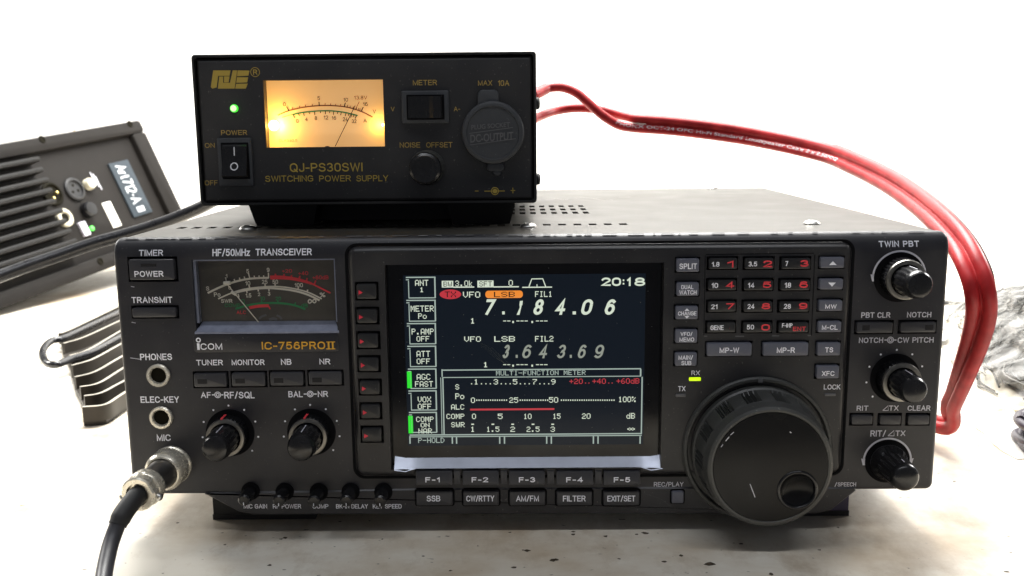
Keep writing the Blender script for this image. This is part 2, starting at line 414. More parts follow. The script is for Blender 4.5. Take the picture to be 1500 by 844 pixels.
def ribbon(pts, wd):
    """polyline in the plane to a mitred band of quads"""
    q = [pts[0]]
    for p in pts[1:]:
        if math.hypot(p[0] - q[-1][0], p[1] - q[-1][1]) > 1e-4: q.append(p)
    if len(q) < 2: return []
    L = []
    for i, p in enumerate(q):
        d = []
        if i > 0: d.append(Vector((p[0] - q[i - 1][0], p[1] - q[i - 1][1])).normalized())
        if i < len(q) - 1: d.append(Vector((q[i + 1][0] - p[0], q[i + 1][1] - p[1])).normalized())
        ns = [Vector((-e.y, e.x)) for e in d]
        m_ = (ns[0] + ns[-1])
        if m_.length < 0.25: m_ = ns[0]; k = 1
        else:
            m_.normalize(); k = 1 / max(0.45, m_.dot(ns[0]))
        o = m_ * (wd / 2 * k)
        L.append(((p[0] + o.x, p[1] + o.y), (p[0] - o.x, p[1] - o.y)))
    return L


FONT57 = {'A': '7E1111117E', 'B': '7F49494936', 'C': '3E41414122', 'D': '7F4141221C', 'E': '7F49494941', 'F': '7F09090901',
          'G': '3E41415132', 'H': '7F0808087F', 'I': '00417F4100', 'K': '7F08142241', 'L': '7F40404040', 'M': '7F021C027F',
          'N': '7F0408107F', 'O': '3E4141413E', 'P': '7F09090906', 'R': '7F09192946', 'S': '2649494932', 'T': '01017F0101',
          'U': '3F4040403F', 'V': '1F2040201F', 'W': '3F4038403F', 'X': '6314081463', '0': '3E4141413E', '1': '00427F4000',
          '2': '6251494946', '3': '2241494936', '4': '1814127F10', '5': '2745454539', '6': '3C4A494930', '7': '0171090503',
          '8': '3649494936', '9': '064949291E', '.': '0060600000', '+': '08083E0808', '-': '0808080808', '%': '2313086462',
          'd': '384444487F', 'o': '3844444438', 'k': '7F10284400', '*': '1824182418', ' ': '0000000000'}


class MB:
    """collects faces in millimetres and links them as ONE mesh object"""
    def __init__(self):
        self.v = []; self.f = []; self.m = []; self.mats = []; self.cur = 0

    def use(self, key):
        if key not in self.mats: self.mats.append(key)
        self.cur = self.mats.index(key)
        return self

    def add(self, vs, fs):
        b = len(self.v)
        self.v += [tuple(p) for p in vs]
        for f in fs:
            self.f.append(tuple(b + i for i in f)); self.m.append(self.cur)

    def quad(self, a, b, c, d): self.add([a, b, c, d], [(0, 1, 2, 3)])

    def box(self, x0, x1, y0, y1, z0, z1):
        vs = [(x, y, z) for x in (x0, x1) for y in (y0, y1) for z in (z0, z1)]
        self.add(vs, [(0, 1, 3, 2), (4, 6, 7, 5), (0, 4, 5, 1), (2, 3, 7, 6), (0, 2, 6, 4), (1, 5, 7, 3)])

    def loops(self, loops, cap0=True, cap1=True, closed=True):
        n = len(loops[0]); vs = [p for l in loops for p in l]; fs = []
        for k in range(len(loops) - 1):
            for i in range(n if closed else n - 1):
                j = (i + 1) % n
                fs.append((k * n + i, k * n + j, (k + 1) * n + j, (k + 1) * n + i))
        if cap0: fs.append(tuple(range(n)))
        if cap1: fs.append(tuple((len(loops) - 1) * n + i for i in range(n)))
        self.add(vs, fs)

    def rbox(self, x0, x1, z0, z1, yb, yf, r=0.6, bev=0.4, tilt=0.0):
        """key shape: rounded rectangle in x/z from yb (back) to yf (front, smaller y)"""
        def outl(ins, y):
            rr = max(0.05, min(r - ins * 0.5, (x1 - x0) / 2 - ins - 0.01, (z1 - z0) / 2 - ins - 0.01))
            pts = []
            for cx, cz, a0 in ((x1 - ins - rr, z1 - ins - rr, 0), (x0 + ins + rr, z1 - ins - rr, 90), (x0 + ins + rr, z0 + ins + rr, 180), (x1 - ins - rr, z0 + ins + rr, 270)):
                for k in range(5):
                    a = math.radians(a0 + k * 22.5)
                    pz = cz + rr * math.sin(a)
                    pts.append((cx + rr * math.cos(a), y + (tilt * (pz - z0) / (z1 - z0) if y == yf or abs(y - yf) < 2 * bev else 0), pz))
            return pts
        self.loops([outl(0, yb), outl(0, yf + bev), outl(bev * 0.3, yf + bev * 0.3), outl(bev, yf)], True, True)

    def lathe(self, prof, cx, cz, n=48, mod=None, cap0=True, cap1=True):
        """profile of (radius, y) round an axis along y"""
        L = []
        for r, y in prof:
            L.append([(cx + (r * (mod(i / n * 2 * PI, y) if mod else 1)) * math.cos(i / n * 2 * PI), y,
                       cz + (r * (mod(i / n * 2 * PI, y) if mod else 1)) * math.sin(i / n * 2 * PI)) for i in range(n)])
        self.loops(L, cap0, cap1)

    def lathe_axis(self, prof, o, ax, n=40, mod=None, cap0=True, cap1=True):
        ax = Vector(ax).normalized(); u = ax.orthogonal().normalized(); v = ax.cross(u)
        L = []
        for r, t in prof:
            L.append([tuple(Vector(o) + ax * t + (u * math.cos(i / n * 2 * PI) + v * math.sin(i / n * 2 * PI)) * (r * (mod(i / n * 2 * PI, t) if mod else 1))) for i in range(n)])
        self.loops(L, cap0, cap1)

    def tube(self, pts, r, n=14, caps=True):
        pts = [Vector(p) for p in pts]; L = []
        t0 = (pts[1] - pts[0]).normalized(); u = t0.orthogonal().normalized()
        for i, p in enumerate(pts):
            t = (pts[min(i + 1, len(pts) - 1)] - pts[max(i - 1, 0)]).normalized()
            u = (u - t * u.dot(t)).normalized(); v = t.cross(u)
            rr = r(i / (len(pts) - 1)) if callable(r) else r
            L.append([tuple(p + (u * math.cos(a) + v * math.sin(a)) * rr) for a in [k / n * 2 * PI for k in range(n)]])
        self.loops(L, caps, caps)

    def prism(self, poly, yf, yb, bev=0.0):
        """polygon in x/z extruded along y"""
        L = [[(x, yb, z) for x, z in poly]]
        if bev:
            c = Vector((sum(p[0] for p in poly) / len(poly), sum(p[1] for p in poly) / len(poly)))
            L.append([(x, yf + bev, z) for x, z in poly])
            n = len(poly); ins = []
            for i in range(n):
                a, b, d = Vector(poly[i - 1]), Vector(poly[i]), Vector(poly[(i + 1) % n])
                e1 = (b - a).normalized(); e2 = (d - b).normalized()
                n1 = Vector((-e1.y, e1.x)); n2 = Vector((-e2.y, e2.x))
                if n1.dot(c - b) < 0 and n2.dot(c - b) < 0: n1, n2 = -n1, -n2
                q = b + (n1 + n2) / max(0.5, 1 + n1.dot(n2)) * bev
                ins.append((q.x, yf, q.y))
            L.append(ins)
        else:
            L.append([(x, yf, z) for x, z in poly])
        self.loops(L, True, True)

    # ---- flat printing on planes y = const (or a function of z)
    def text(self, s, x0, y0, x1, y1, y=0.0, off=0.12, bold=0.02, yf=None, shear=0.0):
        """lettering that fills the measured rectangle on the plane y"""
        X0, X1, Z0, Z1 = rect(x0, y0, x1, y1, y)
        if any(ch not in GL for ch in s):
            vs, fs = text_mesh(s, bold)
            out = []
            for a, b in vs:
                z = Z0 + b * (Z1 - Z0)
                out.append((X0 + a * (X1 - X0) + shear * (b - 0.5) * (Z1 - Z0), (yf(z) if yf else y) - off, z))
            self.add(out, fs)
            return
        h = Z1 - Z0; sw = h * (0.135 + bold * 1.5)
        lines, wd = stroke_text(s, 0.25 + bold * 2)
        kx = (X1 - X0 - sw) / max(wd, 1e-3) if wd > .1 else 1.0
        n = 0
        for l in lines:
            q = [((X0 + X1) / 2 if wd <= .1 else X0 + sw / 2 + p[0] * kx, Z0 + sw / 2 + p[1] * (h - sw)) for p in l]
            if q[0] != q[-1]:      # square ends reach the measured edge
                for e, i in ((0, 1), (-1, -2)):
                    d = Vector((q[e][0] - q[i][0], q[e][1] - q[i][1])).normalized() * sw * 0.5
                    q[e] = (q[e][0] + d.x, q[e][1] + d.y)
            L = ribbon(q, sw)
            if not L: continue
            self.loops([[(a[0] + shear * (a[1] - Z0 - h / 2), (yf(a[1]) if yf else y) - off - 0.006 * n - 0.0012 * ki, a[1]) for a in pr_] for ki, pr_ in enumerate(L)], False, False, closed=False)
            n += 1

    def textc(self, s, cx, cy, h, y=0.0, wpc=0.62, **k):
        wd = h * wpc * len(s)
        self.text(s, cx - wd / 2, cy - h / 2, cx + wd / 2, cy + h / 2, y, **k)

    def pix(self, s, x0, y0, x1, y1, y=0.0, off=0.12):
        X0, X1, Z0, Z1 = rect(x0, y0, x1, y1, y)
        nc = len(s) * 6 - 1; dx = (X1 - X0) / nc; dz = (Z1 - Z0) / 7
        for ci, ch in enumerate(s):
            h = FONT57[ch]; cols = [int(h[2 * k:2 * k + 2], 16) for k in range(5)]
            for r in range(7):
                k = 0
                while k < 5:
                    if cols[k] >> r & 1:
                        e = k
                        while e + 1 < 5 and cols[e + 1] >> r & 1: e += 1
                        xa = X0 + (ci * 6 + k) * dx; xb = X0 + (ci * 6 + e + 1) * dx
                        za = Z1 - (r + 1) * dz; zb = Z1 - r * dz
                        self.quad((xa, y - off, za), (xb, y - off, za), (xb, y - off, zb), (xa, y - off, zb))
                        k = e + 1
                    else: k += 1

    def bar(self, x0, y0, x1, y1, y=0.0, off=0.12):
        X0, X1, Z0, Z1 = rect(x0, y0, x1, y1, y)
        self.quad((X0, y - off, Z0), (X1, y - off, Z0), (X1, y - off, Z1), (X0, y - off, Z1))

    def poly(self, pts, y=0.0, off=0.12):
        self.add([(lambda q: (q.x, y - off, q.z))(aty(px, py, y)) for px, py in pts], [tuple(range(len(pts)))])

    def stroke(self, pts, wd, y=0.0, off=0.12):
        """polyline of measured pixels as a flat ribbon, width in mm"""
        self.nk = getattr(self, 'nk', 0) + 1; off = off + 0.004 * (self.nk % 24)
        q = [aty(px, py, y) for px, py in pts]; L = []
        for i, p in enumerate(q):
            a = q[max(0, i - 1)]; b = q[min(len(q) - 1, i + 1)]
            t = Vector((b.x - a.x, b.z - a.z)).normalized()
            ww = wd(i / (len(q) - 1)) if callable(wd) else wd
            L.append([(p.x - t.y * ww / 2, y - off, p.z + t.x * ww / 2), (p.x + t.y * ww / 2, y - off, p.z - t.x * ww / 2)])
        self.loops(L, False, False, closed=False)

    def disc(self, cx, cz, r, y, n=20):
        self.add([(cx + r * math.cos(i / n * 2 * PI), y, cz + r * math.sin(i / n * 2 * PI)) for i in range(n)], [tuple(range(n))])

    def ring(self, cx, cz, r0, r1, y, a0=0, a1=360, n=48):
        L = []
        for i in range(n + 1):
            a = math.radians(a0 + (a1 - a0) * i / n)
            L.append([(cx + r0 * math.cos(a), y, cz + r0 * math.sin(a)), (cx + r1 * math.cos(a), y, cz + r1 * math.sin(a))])
        self.loops(L, False, False, closed=False)

    def build(self, name, parent=None, key=None, sharp=32):
        """link as one object; parts take the origin of their thing"""
        if key: self.use(key)
        org = ORG.get(parent.name, Vector((0, 0, 0))) if parent else getattr(self, 'origin', Vector((0, 0, 0)))
        me = bpy.data.meshes.new(name)
        me.from_pydata([((x - org[0]) * MM, (y - org[1]) * MM, (z - org[2]) * MM) for x, y, z in self.v], [], self.f)
        for k in (self.mats or ['panel']): me.materials.append(M[k])
        me.polygons.foreach_set('material_index', self.m)
        bm = bmesh.new(); bm.from_mesh(me)
        bmesh.ops.recalc_face_normals(bm, faces=bm.faces)
        bm.to_mesh(me); bm.free()
        me.polygons.foreach_set('use_smooth', [True] * len(me.polygons))
        try: me.set_sharp_from_angle(angle=math.radians(sharp))
        except Exception: pass
        o = bpy.data.objects.new(name, me); COL.objects.link(o)
        if parent: o.parent = parent
        else: o.location = org * MM
        ORG[o.name] = org
        return o


ORG = {}


def thing(name, label, cat, loc_mm, group=None):
    o = bpy.data.objects.new(name, None); COL.objects.link(o)
    o.empty_display_size = 0.02
    o.location = Vector(loc_mm) * MM
    o['label'] = label; o['category'] = cat
    if group: o['group'] = group
    ORG[o.name] = Vector(loc_mm)
    return o


def tag(o, label=None, cat=None, kind=None, group=None):
    if label: o['label'] = label
    if cat: o['category'] = cat
    if kind: o['kind'] = kind
    if group: o['group'] = group
    return o


def spline(pts, n=8):
    """Catmull-Rom through the points"""
    P = [Vector(p) for p in pts]; P = [2 * P[0] - P[1]] + P + [2 * P[-1] - P[-2]]
    out = []
    for i in range(1, len(P) - 2):
        for k in range(n):
            t = k / n
            a, b, c, d = P[i - 1], P[i], P[i + 1], P[i + 2]
            out.append(0.5 * ((2 * b) + (c - a) * t + (2 * a - 5 * b + 4 * c - d) * t * t + (3 * b - a - 3 * c + d) * t ** 3))
    out.append(P[-2])
    return out


def plate(mb, x0, x1, z0, z1, yfun, holes=(), r=0.0, back=10.0, breaks=(0.5, 1.0, 1.8, 2.8), pocket=3.0, floor_key=None, xx=(), zz=()):
    """moulded front: a sheet with rectangular pockets, rounded corners and a turned-back edge. holes: (x0,x1,z0,z1[,depth])"""
    def lines(a, b, hs, extra):
        s = {round(a, 4), round(b, 4)}
        for k in breaks: s |= {round(a + k, 4), round(b - k, 4)}
        for k in range(1, 6):
            c = r * (1 - math.cos(k / 6 * PI / 2)); s |= {round(a + c, 4), round(b - c, 4)}
        for h in hs: s |= {round(h[0], 4), round(h[1], 4)}
        s |= {round(e, 4) for e in extra}
        s = sorted(s); o = [s[0]]
        hv = {round(q, 4) for h in hs for q in h}
        for q in s[1:]:
            if q - o[-1] > 0.05 or q in hv: o.append(q)
        return o
    xs = lines(x0, x1, [(h[0], h[1]) for h in holes], xx)
    zs = lines(z0, z1, [(h[2], h[3]) for h in holes], zz)
    def pos(x, z):
        if r > 0:
            cx = min(max(x, x0 + r), x1 - r); cz = min(max(z, z0 + r), z1 - r)
            dx, dz = x - cx, z - cz
            if dx and dz:
                m_ = max(abs(dx), abs(dz)); l_ = math.hypot(dx, dz)
                x, z = cx + dx * m_ / l_, cz + dz * m_ / l_
                d = r - m_
            else: d = min(x - x0, x1 - x, z - z0, z1 - z)
        else: d = min(x - x0, x1 - x, z - z0, z1 - z)
        return (x, yfun(x, z, d), z)
    idx = {}; vs = []; fs = []; edge = {}
    def vid(i, j):
        if (i, j) not in idx: idx[(i, j)] = len(vs); vs.append(pos(xs[i], zs[j]))
        return idx[(i, j)]
    for i in range(len(xs) - 1):
        for j in range(len(zs) - 1):
            cx, cz = (xs[i] + xs[i + 1]) / 2, (zs[j] + zs[j + 1]) / 2
            if any(h[0] < cx < h[1] and h[2] < cz < h[3] for h in holes): continue
            q = (vid(i, j), vid(i + 1, j), vid(i + 1, j + 1), vid(i, j + 1))
            fs.append(q)
            for k in range(4):
                e = (q[k], q[(k + 1) % 4])
                if (e[1], e[0]) in edge: del edge[(e[1], e[0])]
                else: edge[e] = 1
    bk = {}
    def bid(v):
        if v not in bk:
            x, y, z = vs[v]
            onout = min(x - x0, x1 - x, z - z0, z1 - z) < r + 0.02 and not any(h[0] - .01 <= x <= h[1] + .01 and h[2] - .01 <= z <= h[3] + .01 for h in holes)
            if onout: yb = back
            else:
                yb = y + pocket
                for h in holes:
                    if h[0] - .01 <= x <= h[1] + .01 and h[2] - .01 <= z <= h[3] + .01 and len(h) > 4: yb = h[4]
            bk[v] = len(vs); vs.append((x, yb, z))
        return bk[v]
    for e in list(edge): fs.append((e[1], e[0], bid(e[0]), bid(e[1])))
    mb.add(vs, fs)
    if floor_key:
        c = mb.cur; mb.use(floor_key)
        for h in holes:
            if len(h) > 5 and not h[5]: continue
            yb = (h[4] if len(h) > 4 else yfun((h[0] + h[1]) / 2, (h[2] + h[3]) / 2, 50) + pocket) - 0.02
            mb.quad((h[0] - .1, yb, h[2] - .1), (h[1] + .1, yb, h[2] - .1), (h[1] + .1, yb, h[3] + .1), (h[0] - .1, yb, h[3] + .1))
        mb.cur = c


def grow(R, a): return (R[0] - a, R[1] + a, R[2] - a, R[3] + a)


# ================================================================== SETTING
TZ = -18.0
mb = MB().use('table')
mb.box(-1100, 1300, -150, 1500, TZ - 30, TZ)
mb.use('crumb')
for px, py, r_ in ((417, 788, 1.2), (412, 790, .7), (747, 780, .7), (840, 779, .7), (840, 783, .9), (887, 786, 1.1), (933, 783, .7), (944, 781, 1.3), (773, 807, 1.2), (766, 806, .7), (809, 821, 1.4), (815, 820, .9),
                   (753, 832, 1.0), (907, 819, .6), (973, 823, .8), (1038, 826, 1.6), (1046, 827, .8), (998, 814, .9), (395, 828, .8), (330, 798, .6), (1086, 797, .8), (1130, 841, 1.0), (1200, 806, .7), (1228, 773, .6), (1252, 680, .5), (1398, 706, .7), (1476, 838, 1.2), (498, 764, .6), (541, 763, .6), (260, 766, .7), (700, 800, .5), (620, 815, .6), (560, 790, .5), (660, 836, .7)):
    c_ = atz(px, py, TZ); n_ = 7
    mb.add([(c_.x + r_ * random.uniform(.5, 1.3) * math.cos(k / n_ * 2 * PI) * 1.25, c_.y + r_ * random.uniform(.5, 1.3) * math.sin(k / n_ * 2 * PI), TZ + .06) for k in range(n_)], [tuple(range(n_))])
tag(mb.build('table'), kind='structure')
mb = MB().use('wall')
mb.box(-2500, 2700, 1502, 1600, -900, 1900)
mb.use('ink_dim')
for px, py in ((1100, 45), (1275, 33)):
    p = aty(px, py, 1502)
    mb.quad((p.x - 3, 1501.5, p.z), (p.x + 3, 1501.5, p.z - 1), (p.x + 3, 1501.5, p.z - 2.5), (p.x - 3, 1501.5, p.z - 1.5))
tag(mb.build('wall'), kind='structure')

# ================================================================== TRANSCEIVER
TR = thing('transceiver', 'wide dark grey radio transceiver with lit colour screen and big tuning dial on the table', 'radio', (0, 130, TZ))
ZT = 109.7
PX0, PX1 = -170.0, 170.0


def ypan(z, d=50):
    y = 0.0
    if z > 101.4: y = 3.4 * ((z - 101.4) / 8.3) ** 2.0
    if d < 1.8: y += (1 - math.sqrt(max(0, 1 - ((1.8 - d) / 1.8) ** 2))) * 1.6
    return y


HOLES = []       # pockets in the front panel for its own keys
KEYS = []        # (name, rect, y_front, material, print function)


def key(name, x0, y0, x1, y1, yplane, yfront, mkey, prints=None, gap=0.55, r=0.7, bev=0.45, tilt=0.0):
    R_ = rect(x0, y0, x1, y1, yfront)
    KEYS.append((name, R_, yplane, yfront, mkey, prints, r, bev, tilt))
    g = grow(R_, gap)
    return (*g, yplane + 2.4)


# ---- keys that sit in the front panel itself
def pr(*items):
    """printing on a key: (text, x0, y0, x1, y1, ink, bold)"""
    def f(mb, y):
        for it in items:
            mb.use(it[5]); mb.text(it[0], *it[1:5], y=y, off=0.06, bold=it[6] if len(it) > 6 else 0.02)
    return f


def slot(x0, y0, x1, y1):
    def f(mb, y):
        mb.use('slot'); mb.bar(x0, y0, x1, y1, y, 0.05)
    return f


def both(*fs):
    def f(mb, y):
        for g in fs: g(mb, y)
    return f


ph = HOLES
ph.append(key('power_button', 188.7, 380.4, 254.9, 410.4, 0, -1.6, 'key_dark', both(pr(('POWER', 196.9, 397, 239.4, 405.6, 'ink', 0.025)), slot(206, 386.3, 229, 390.6)), gap=1.0))
ph.append(key('transmit_button', 193.2, 451.3, 257.4, 465.2, 0, -1.6, 'key_dark', None, gap=0.8))
for x0, x1, y0, y1 in ((283.8, 331.5, 547.3, 567.5), (339.2, 388, 546.6, 566.4), (395.6, 444, 545.8, 565.4), (451.9, 500.4, 545, 564.2)):
    ph.append(key('function_key', x0, y0, x1, y1, 0, -1.2, 'key_dark', slot(x0 + 5.5, y0 + 8.2, x0 + 19.5, y0 + 15.2), gap=0.7))
ph.append(key('clear_button', 1255.2, 472.2, 1308, 488.4, 0, -1.2, 'key_dark', slot(1263, 476.5, 1274, 484), gap=0.7))
ph.append(key('notch_button', 1319.4, 471.9, 1371.2, 487.4, 0, -1.2, 'key_dark', slot(1355, 476, 1367, 483.5), gap=0.7))
for x0, x1 in ((1247.9, 1278.3), (1289.4, 1320), (1330.3, 1361.6)):
    ph.append(key('offset_key', x0, 608.5, x1, 622.6, 0, -1.2, 'key_dark', None, gap=0.7))
# meter window pocket and screen frame cut-out
MW = rect(284, 379.9, 492.5, 487.5, 0)
ph.append((MW[0], MW[1], MW[2], MW[3], 6.0))
FX0, FX1, FZ0, FZ1 = aty(513.5, 530, -2).x, aty(1242.5, 530, -2).x, aty(880, 698.5, -2).z, aty(880, 357.5, -2).z
ph.append((FX0 + 3, FX1 - 3, FZ0 + 3, FZ1 - 3, 12.0, False))

mb = MB().use('panel')
plate(mb, PX0, PX1, 0, ZT, lambda x, z, d: ypan(z, d), ph, r=3.0, back=6.0, floor_key='well',
      zz=[101.4 + k * 0.75 for k in range(12)])
yf = lambda z: ypan(z)
mb.use('ink')
T = mb.text
T('TIMER', 203.1, 366.2, 238.6, 375, yf=yf)
T('TRANSMIT', 192.8, 434.9, 252.7, 443.9)
T('HF/50MHz', 310.8, 364.9, 366, 375.2, yf=yf)
T('TRANSCEIVER', 374, 364.4, 456.6, 374.2, yf=yf)
T('PHONES', 205.3, 518, 252.2, 527.5)
T('ELEC-KEY', 206, 580.6, 262.4, 589.9)
T('MIC', 229.8, 636.3, 250.2, 645.9)
T('TUNER', 287.6, 527, 326.6, 535.2)
T('MONITOR', 339.4, 526.6, 387.6, 534.8)
T('NB', 411.6, 525.8, 427, 534.4)
T('NR', 468, 525.4, 483.8, 533.8)
def conc(x0, x1, cy):
    """the two-ring symbol between two names"""
    cx = (x0 + x1) / 2; q = aty(cx, cy)
    mb.ring(q.x, q.z, 0.45, 0.8, -0.12, n=20); mb.ring(q.x, q.z, 1.05, 1.4, -0.12, n=24)
    mb.bar(x0, cy - 0.8, cx - 5.2, cy + 0.8); mb.bar(cx + 5.2, cy - 0.8, x1, cy + 0.8)
T('AF', 294.3, 574.2, 309, 583); T('RF/SQL', 328.5, 573.8, 373, 583.6); conc(310.5, 327.5, 578.4)
T('BAL', 422.5, 572.9, 443.5, 581.9); T('NR', 465.5, 572.7, 480.5, 581.5); conc(445, 464, 577.2)
T('TWIN PBT', 1288, 353.2, 1347, 361.8, yf=yf, bold=0.035)
mb.use('ink_dim')
T('PBT CLR', 1261.5, 457.5, 1304, 465.6); T('NOTCH', 1328.5, 457, 1364, 465)
T('NOTCH', 1258, 494.5, 1293.5, 502.3); T('CW PITCH', 1314.7, 494, 1367.4, 502); conc(1295.5, 1313, 498.1)
T('RIT', 1254.8, 594.2, 1271.8, 601.7); T('TX', 1302, 594, 1316, 601.6); T('CLEAR', 1329.4, 594, 1362.7, 601.6)
mb.stroke([(1293, 601.2), (1301, 601.2), (1301, 594.2), (1293, 601.2)], 0.32)
T('RIT/', 1274.9, 630.4, 1297.5, 639.4); T('TX', 1311.5, 630.6, 1326, 638.6)
mb.stroke([(1300.5, 638.4), (1309.5, 638.4), (1309.5, 630.6), (1300.5, 638.4)], 0.36)
T('REC/PLAY', 957.7, 706, 1001, 712.7, bold=0.01)
T('/', 1222.5, 706.5, 1226, 712.8); T('SPEECH', 1226.8, 706.5, 1253.8, 712.5, bold=0.01)
mb.use('ink')
# dots and arcs round the small knobs
for cx, cy, a0, a1, n in ((337.3, 634, -42, 222, 9), (456.3, 633, -42, 222, 9), (1311, 553.5, -42, 222, 9)):
    q = aty(cx, cy)
    for k in range(n):
        a = math.radians(a0 + (a1 - a0) * k / (n - 1))
        mb.disc(q.x + 11.9 * math.cos(a), q.z + 11.9 * math.sin(a), 0.42, -0.12, 10)
mb.use('ink_dim')
for cx, cy, rr in ((1317, 406, 10.6), (1299.5, 675.6, 9.9)):
    q = aty(cx, cy)
    mb.ring(q.x, q.z, rr - 0.35, rr + 0.45, -0.12, 5, 175)
    for s in (-1, 1):
        xa = q.x + s * rr
        mb.add([(xa - 1.1, -0.12, q.z + 1.2), (xa + 1.1, -0.12, q.z + 1.2), (xa + (0.3 if s > 0 else 1.1), -0.12, q.z - 1.7), (xa - (1.1 if s > 0 else 0.3), -0.12, q.z - 1.7)], [(0, 1, 2, 3)])
# scuffs by the left edge
for x0, y0, x1, y1 in ((191, 524.2, 206, 526.4), (192, 419.5, 197, 420.5), (193, 472, 199, 473.2)):
    mb.stroke([(x0, y0), (x1, y1)], 0.25)
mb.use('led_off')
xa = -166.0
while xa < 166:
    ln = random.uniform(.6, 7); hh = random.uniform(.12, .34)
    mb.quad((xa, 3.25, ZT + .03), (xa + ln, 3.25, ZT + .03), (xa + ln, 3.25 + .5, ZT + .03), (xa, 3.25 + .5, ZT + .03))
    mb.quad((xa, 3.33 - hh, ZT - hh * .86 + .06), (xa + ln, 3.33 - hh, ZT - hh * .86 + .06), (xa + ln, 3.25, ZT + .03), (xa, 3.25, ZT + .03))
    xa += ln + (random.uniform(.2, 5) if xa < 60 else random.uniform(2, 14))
mb.build('front_panel', TR)

# keys with their printing are built once every pocket is known
def build_keys():
    for name, R_, yp, yfr, mk, prn, r, bev, tilt in KEYS:
        k = MB().use(mk)
        k.rbox(*R_, yp + 2.2, yfr, r, bev, tilt)
        if prn: prn(k, yfr)
        k.build(name, TR)
    KEYS.clear()


build_keys()

# nameplate line with the maker's mark and the model number
mb = MB().use('panel')
R_ = rect(283.5, 489.5, 496.5, 516, -0.3)
mb.rbox(*R_, 0.6, -0.3, 1.6, 0.25)
mb.use('ink')
T = mb.text
T('ı', 288.8, 502.8, 292.6, 512.6, y=-0.3, bold=0.01)
q = aty(290.7, 498.2, -0.3); mb.ring(q.x, q.z, 0.55, 1.05, -0.42, n=24)
T('COM', 293.8, 503, 325.7, 512.3, y=-0.3, bold=0.012)
mb.use('ink_orange'); T('IC-756PRO', 383.5, 500.6, 476.5, 511.8, y=-0.3, bold=0.022); mb.bar(480.2, 501.6, 482.8, 510.4, -0.3); mb.bar(486.2, 501.6, 488.8, 510.4, -0.3)
mb.bar(478, 500.3, 491.0, 501.6, -0.3); mb.bar(478, 510.4, 491.0, 511.7, -0.3)
mb.build('nameplate', TR)

# ---- signal meter
mb = MB().use('meter_dark')
Y = 4.6
D_ = (MW[0] + .05, MW[1] - .05, aty(390, 472, Y).z, MW[3] - .05)
mb.quad((D_[0], Y, D_[2] - 2), (D_[1], Y, D_[2] - 2), (D_[1], Y, D_[3]), (D_[0], Y, D_[3]))
def zz2(x, y): return (275 + x / 6.493, 370 + y / 6.493)
def S(pts, wd, n=6):
    q = spline([Vector((*zz2(*p), 0)) for p in pts], n); mb.stroke([(a.x, a.y) for a in q], wd, Y)
def tick(x0, y0, x1, y1, wd): mb.stroke([zz2(x0, y0), zz2(x1, y1)], wd, Y)
def tt(s, x0, y0, x1, y1, b=0.02):
    a = zz2(x0, y0); c = zz2(x1, y1); mb.text(s, *a, *c, y=Y, bold=b)
mb.use('ink_cream')
S([(190, 385), (330, 320), (460, 275), (600, 248), (770, 240)], 0.85)
S([(290, 440), (430, 380), (560, 345), (740, 325), (880, 325), (1020, 345), (1150, 380), (1275, 440)], 0.6)
S([(460, 378), (600, 350), (740, 338), (880, 345), (1020, 365), (1140, 400), (1255, 455)], 0.85)
for x, y, dx, l in ((372, 290, -12, 55), (452, 280, -10, 28), (500, 266, -8, 28), (545, 256, -7, 28), (592, 248, -14, 55), (638, 246, -6, 26), (682, 244, -4, 26), (726, 243, -4, 26), (770, 242, -2, 50)):
    tick(x, y, x + dx, y - l, 0.5)
for x, y, l, dx in ((590, 340, 30, -6), (738, 326, 30, -2), (832, 324, 30, 0), (1050, 352, 30, 4), (1136, 378, 26, 6)): tick(x, y, x + dx, y - l, 0.6)
for x, y, l, dx in ((480, 392, 30, 8), (560, 355, 28, 6), (668, 342, 28, 6), (772, 338, 28, 3)): tick(x, y, x + dx, y + l, 0.55)
for s, b in (('S', (175, 322, 205, 362)), ('1', (362, 205, 378, 240)), ('5', (558, 158, 584, 198)), ('9', (752, 145, 778, 185)),
             ('Po', (250, 378, 312, 420)), ('SWR', (318, 442, 425, 478)), ('0', (388, 320, 412, 352)), ('10', (548, 272, 596, 312)), ('25', (706, 258, 760, 298)), ('50', (806, 258, 860, 298)),
             ('100', (1018, 290, 1096, 330)), ('%', (1255, 380, 1310, 425)), ('1', (478, 420, 492, 446)), ('1.5', (552, 388, 606, 428)), ('2', (668, 380, 690, 414)), ('3', (762, 372, 786, 410))):
    tt(s, *b)
S([(1145, 465), (1160, 445), (1185, 462), (1205, 478), (1222, 462), (1205, 445), (1185, 462), (1160, 482), (1145, 465)], 0.5, 3)
mb.use('ink_red')
S([(785, 238), (880, 236), (1000, 248), (1100, 270), (1180, 295)], lambda t: 1.75 - 0.7 * t)
S([(1180, 295), (1270, 340), (1358, 385)], 0.7)
for x, y, dx in ((835, 236, 0), (914, 238, 4), (985, 248, 3), (1058, 256, 10), (1130, 276, 6), (1206, 300, 12)): tick(x, y, x + dx, y - 34, 0.6)
tt('+20', 898, 158, 992, 192); tt('+40', 1052, 178, 1146, 215); tt('+60dB', 1188, 218, 1340, 256)
S([(585, 525), (670, 510), (772, 505)], 1.25); tick(765, 502, 785, 538, 0.6); tt('ALC', 465, 552, 555, 585)
mb.use('ink_green')
S([(455, 535), (560, 505), (680, 485), (830, 480), (960, 490), (1060, 515), (1120, 540)], 0.85)
tt('COMP', 352, 485, 500, 518); tt('0', 512, 442, 542, 478); tt('10', 690, 418, 734, 455); tt('20', 836, 420, 888, 455); tt('dB', 1080, 485, 1142, 522)
for x, y, dx in ((545, 500, -10), (708, 482, -6), (858, 480, 0), (1020, 500, 6)): tick(x, y, x + dx, y - 26, 0.5)
mb.use('led_off')
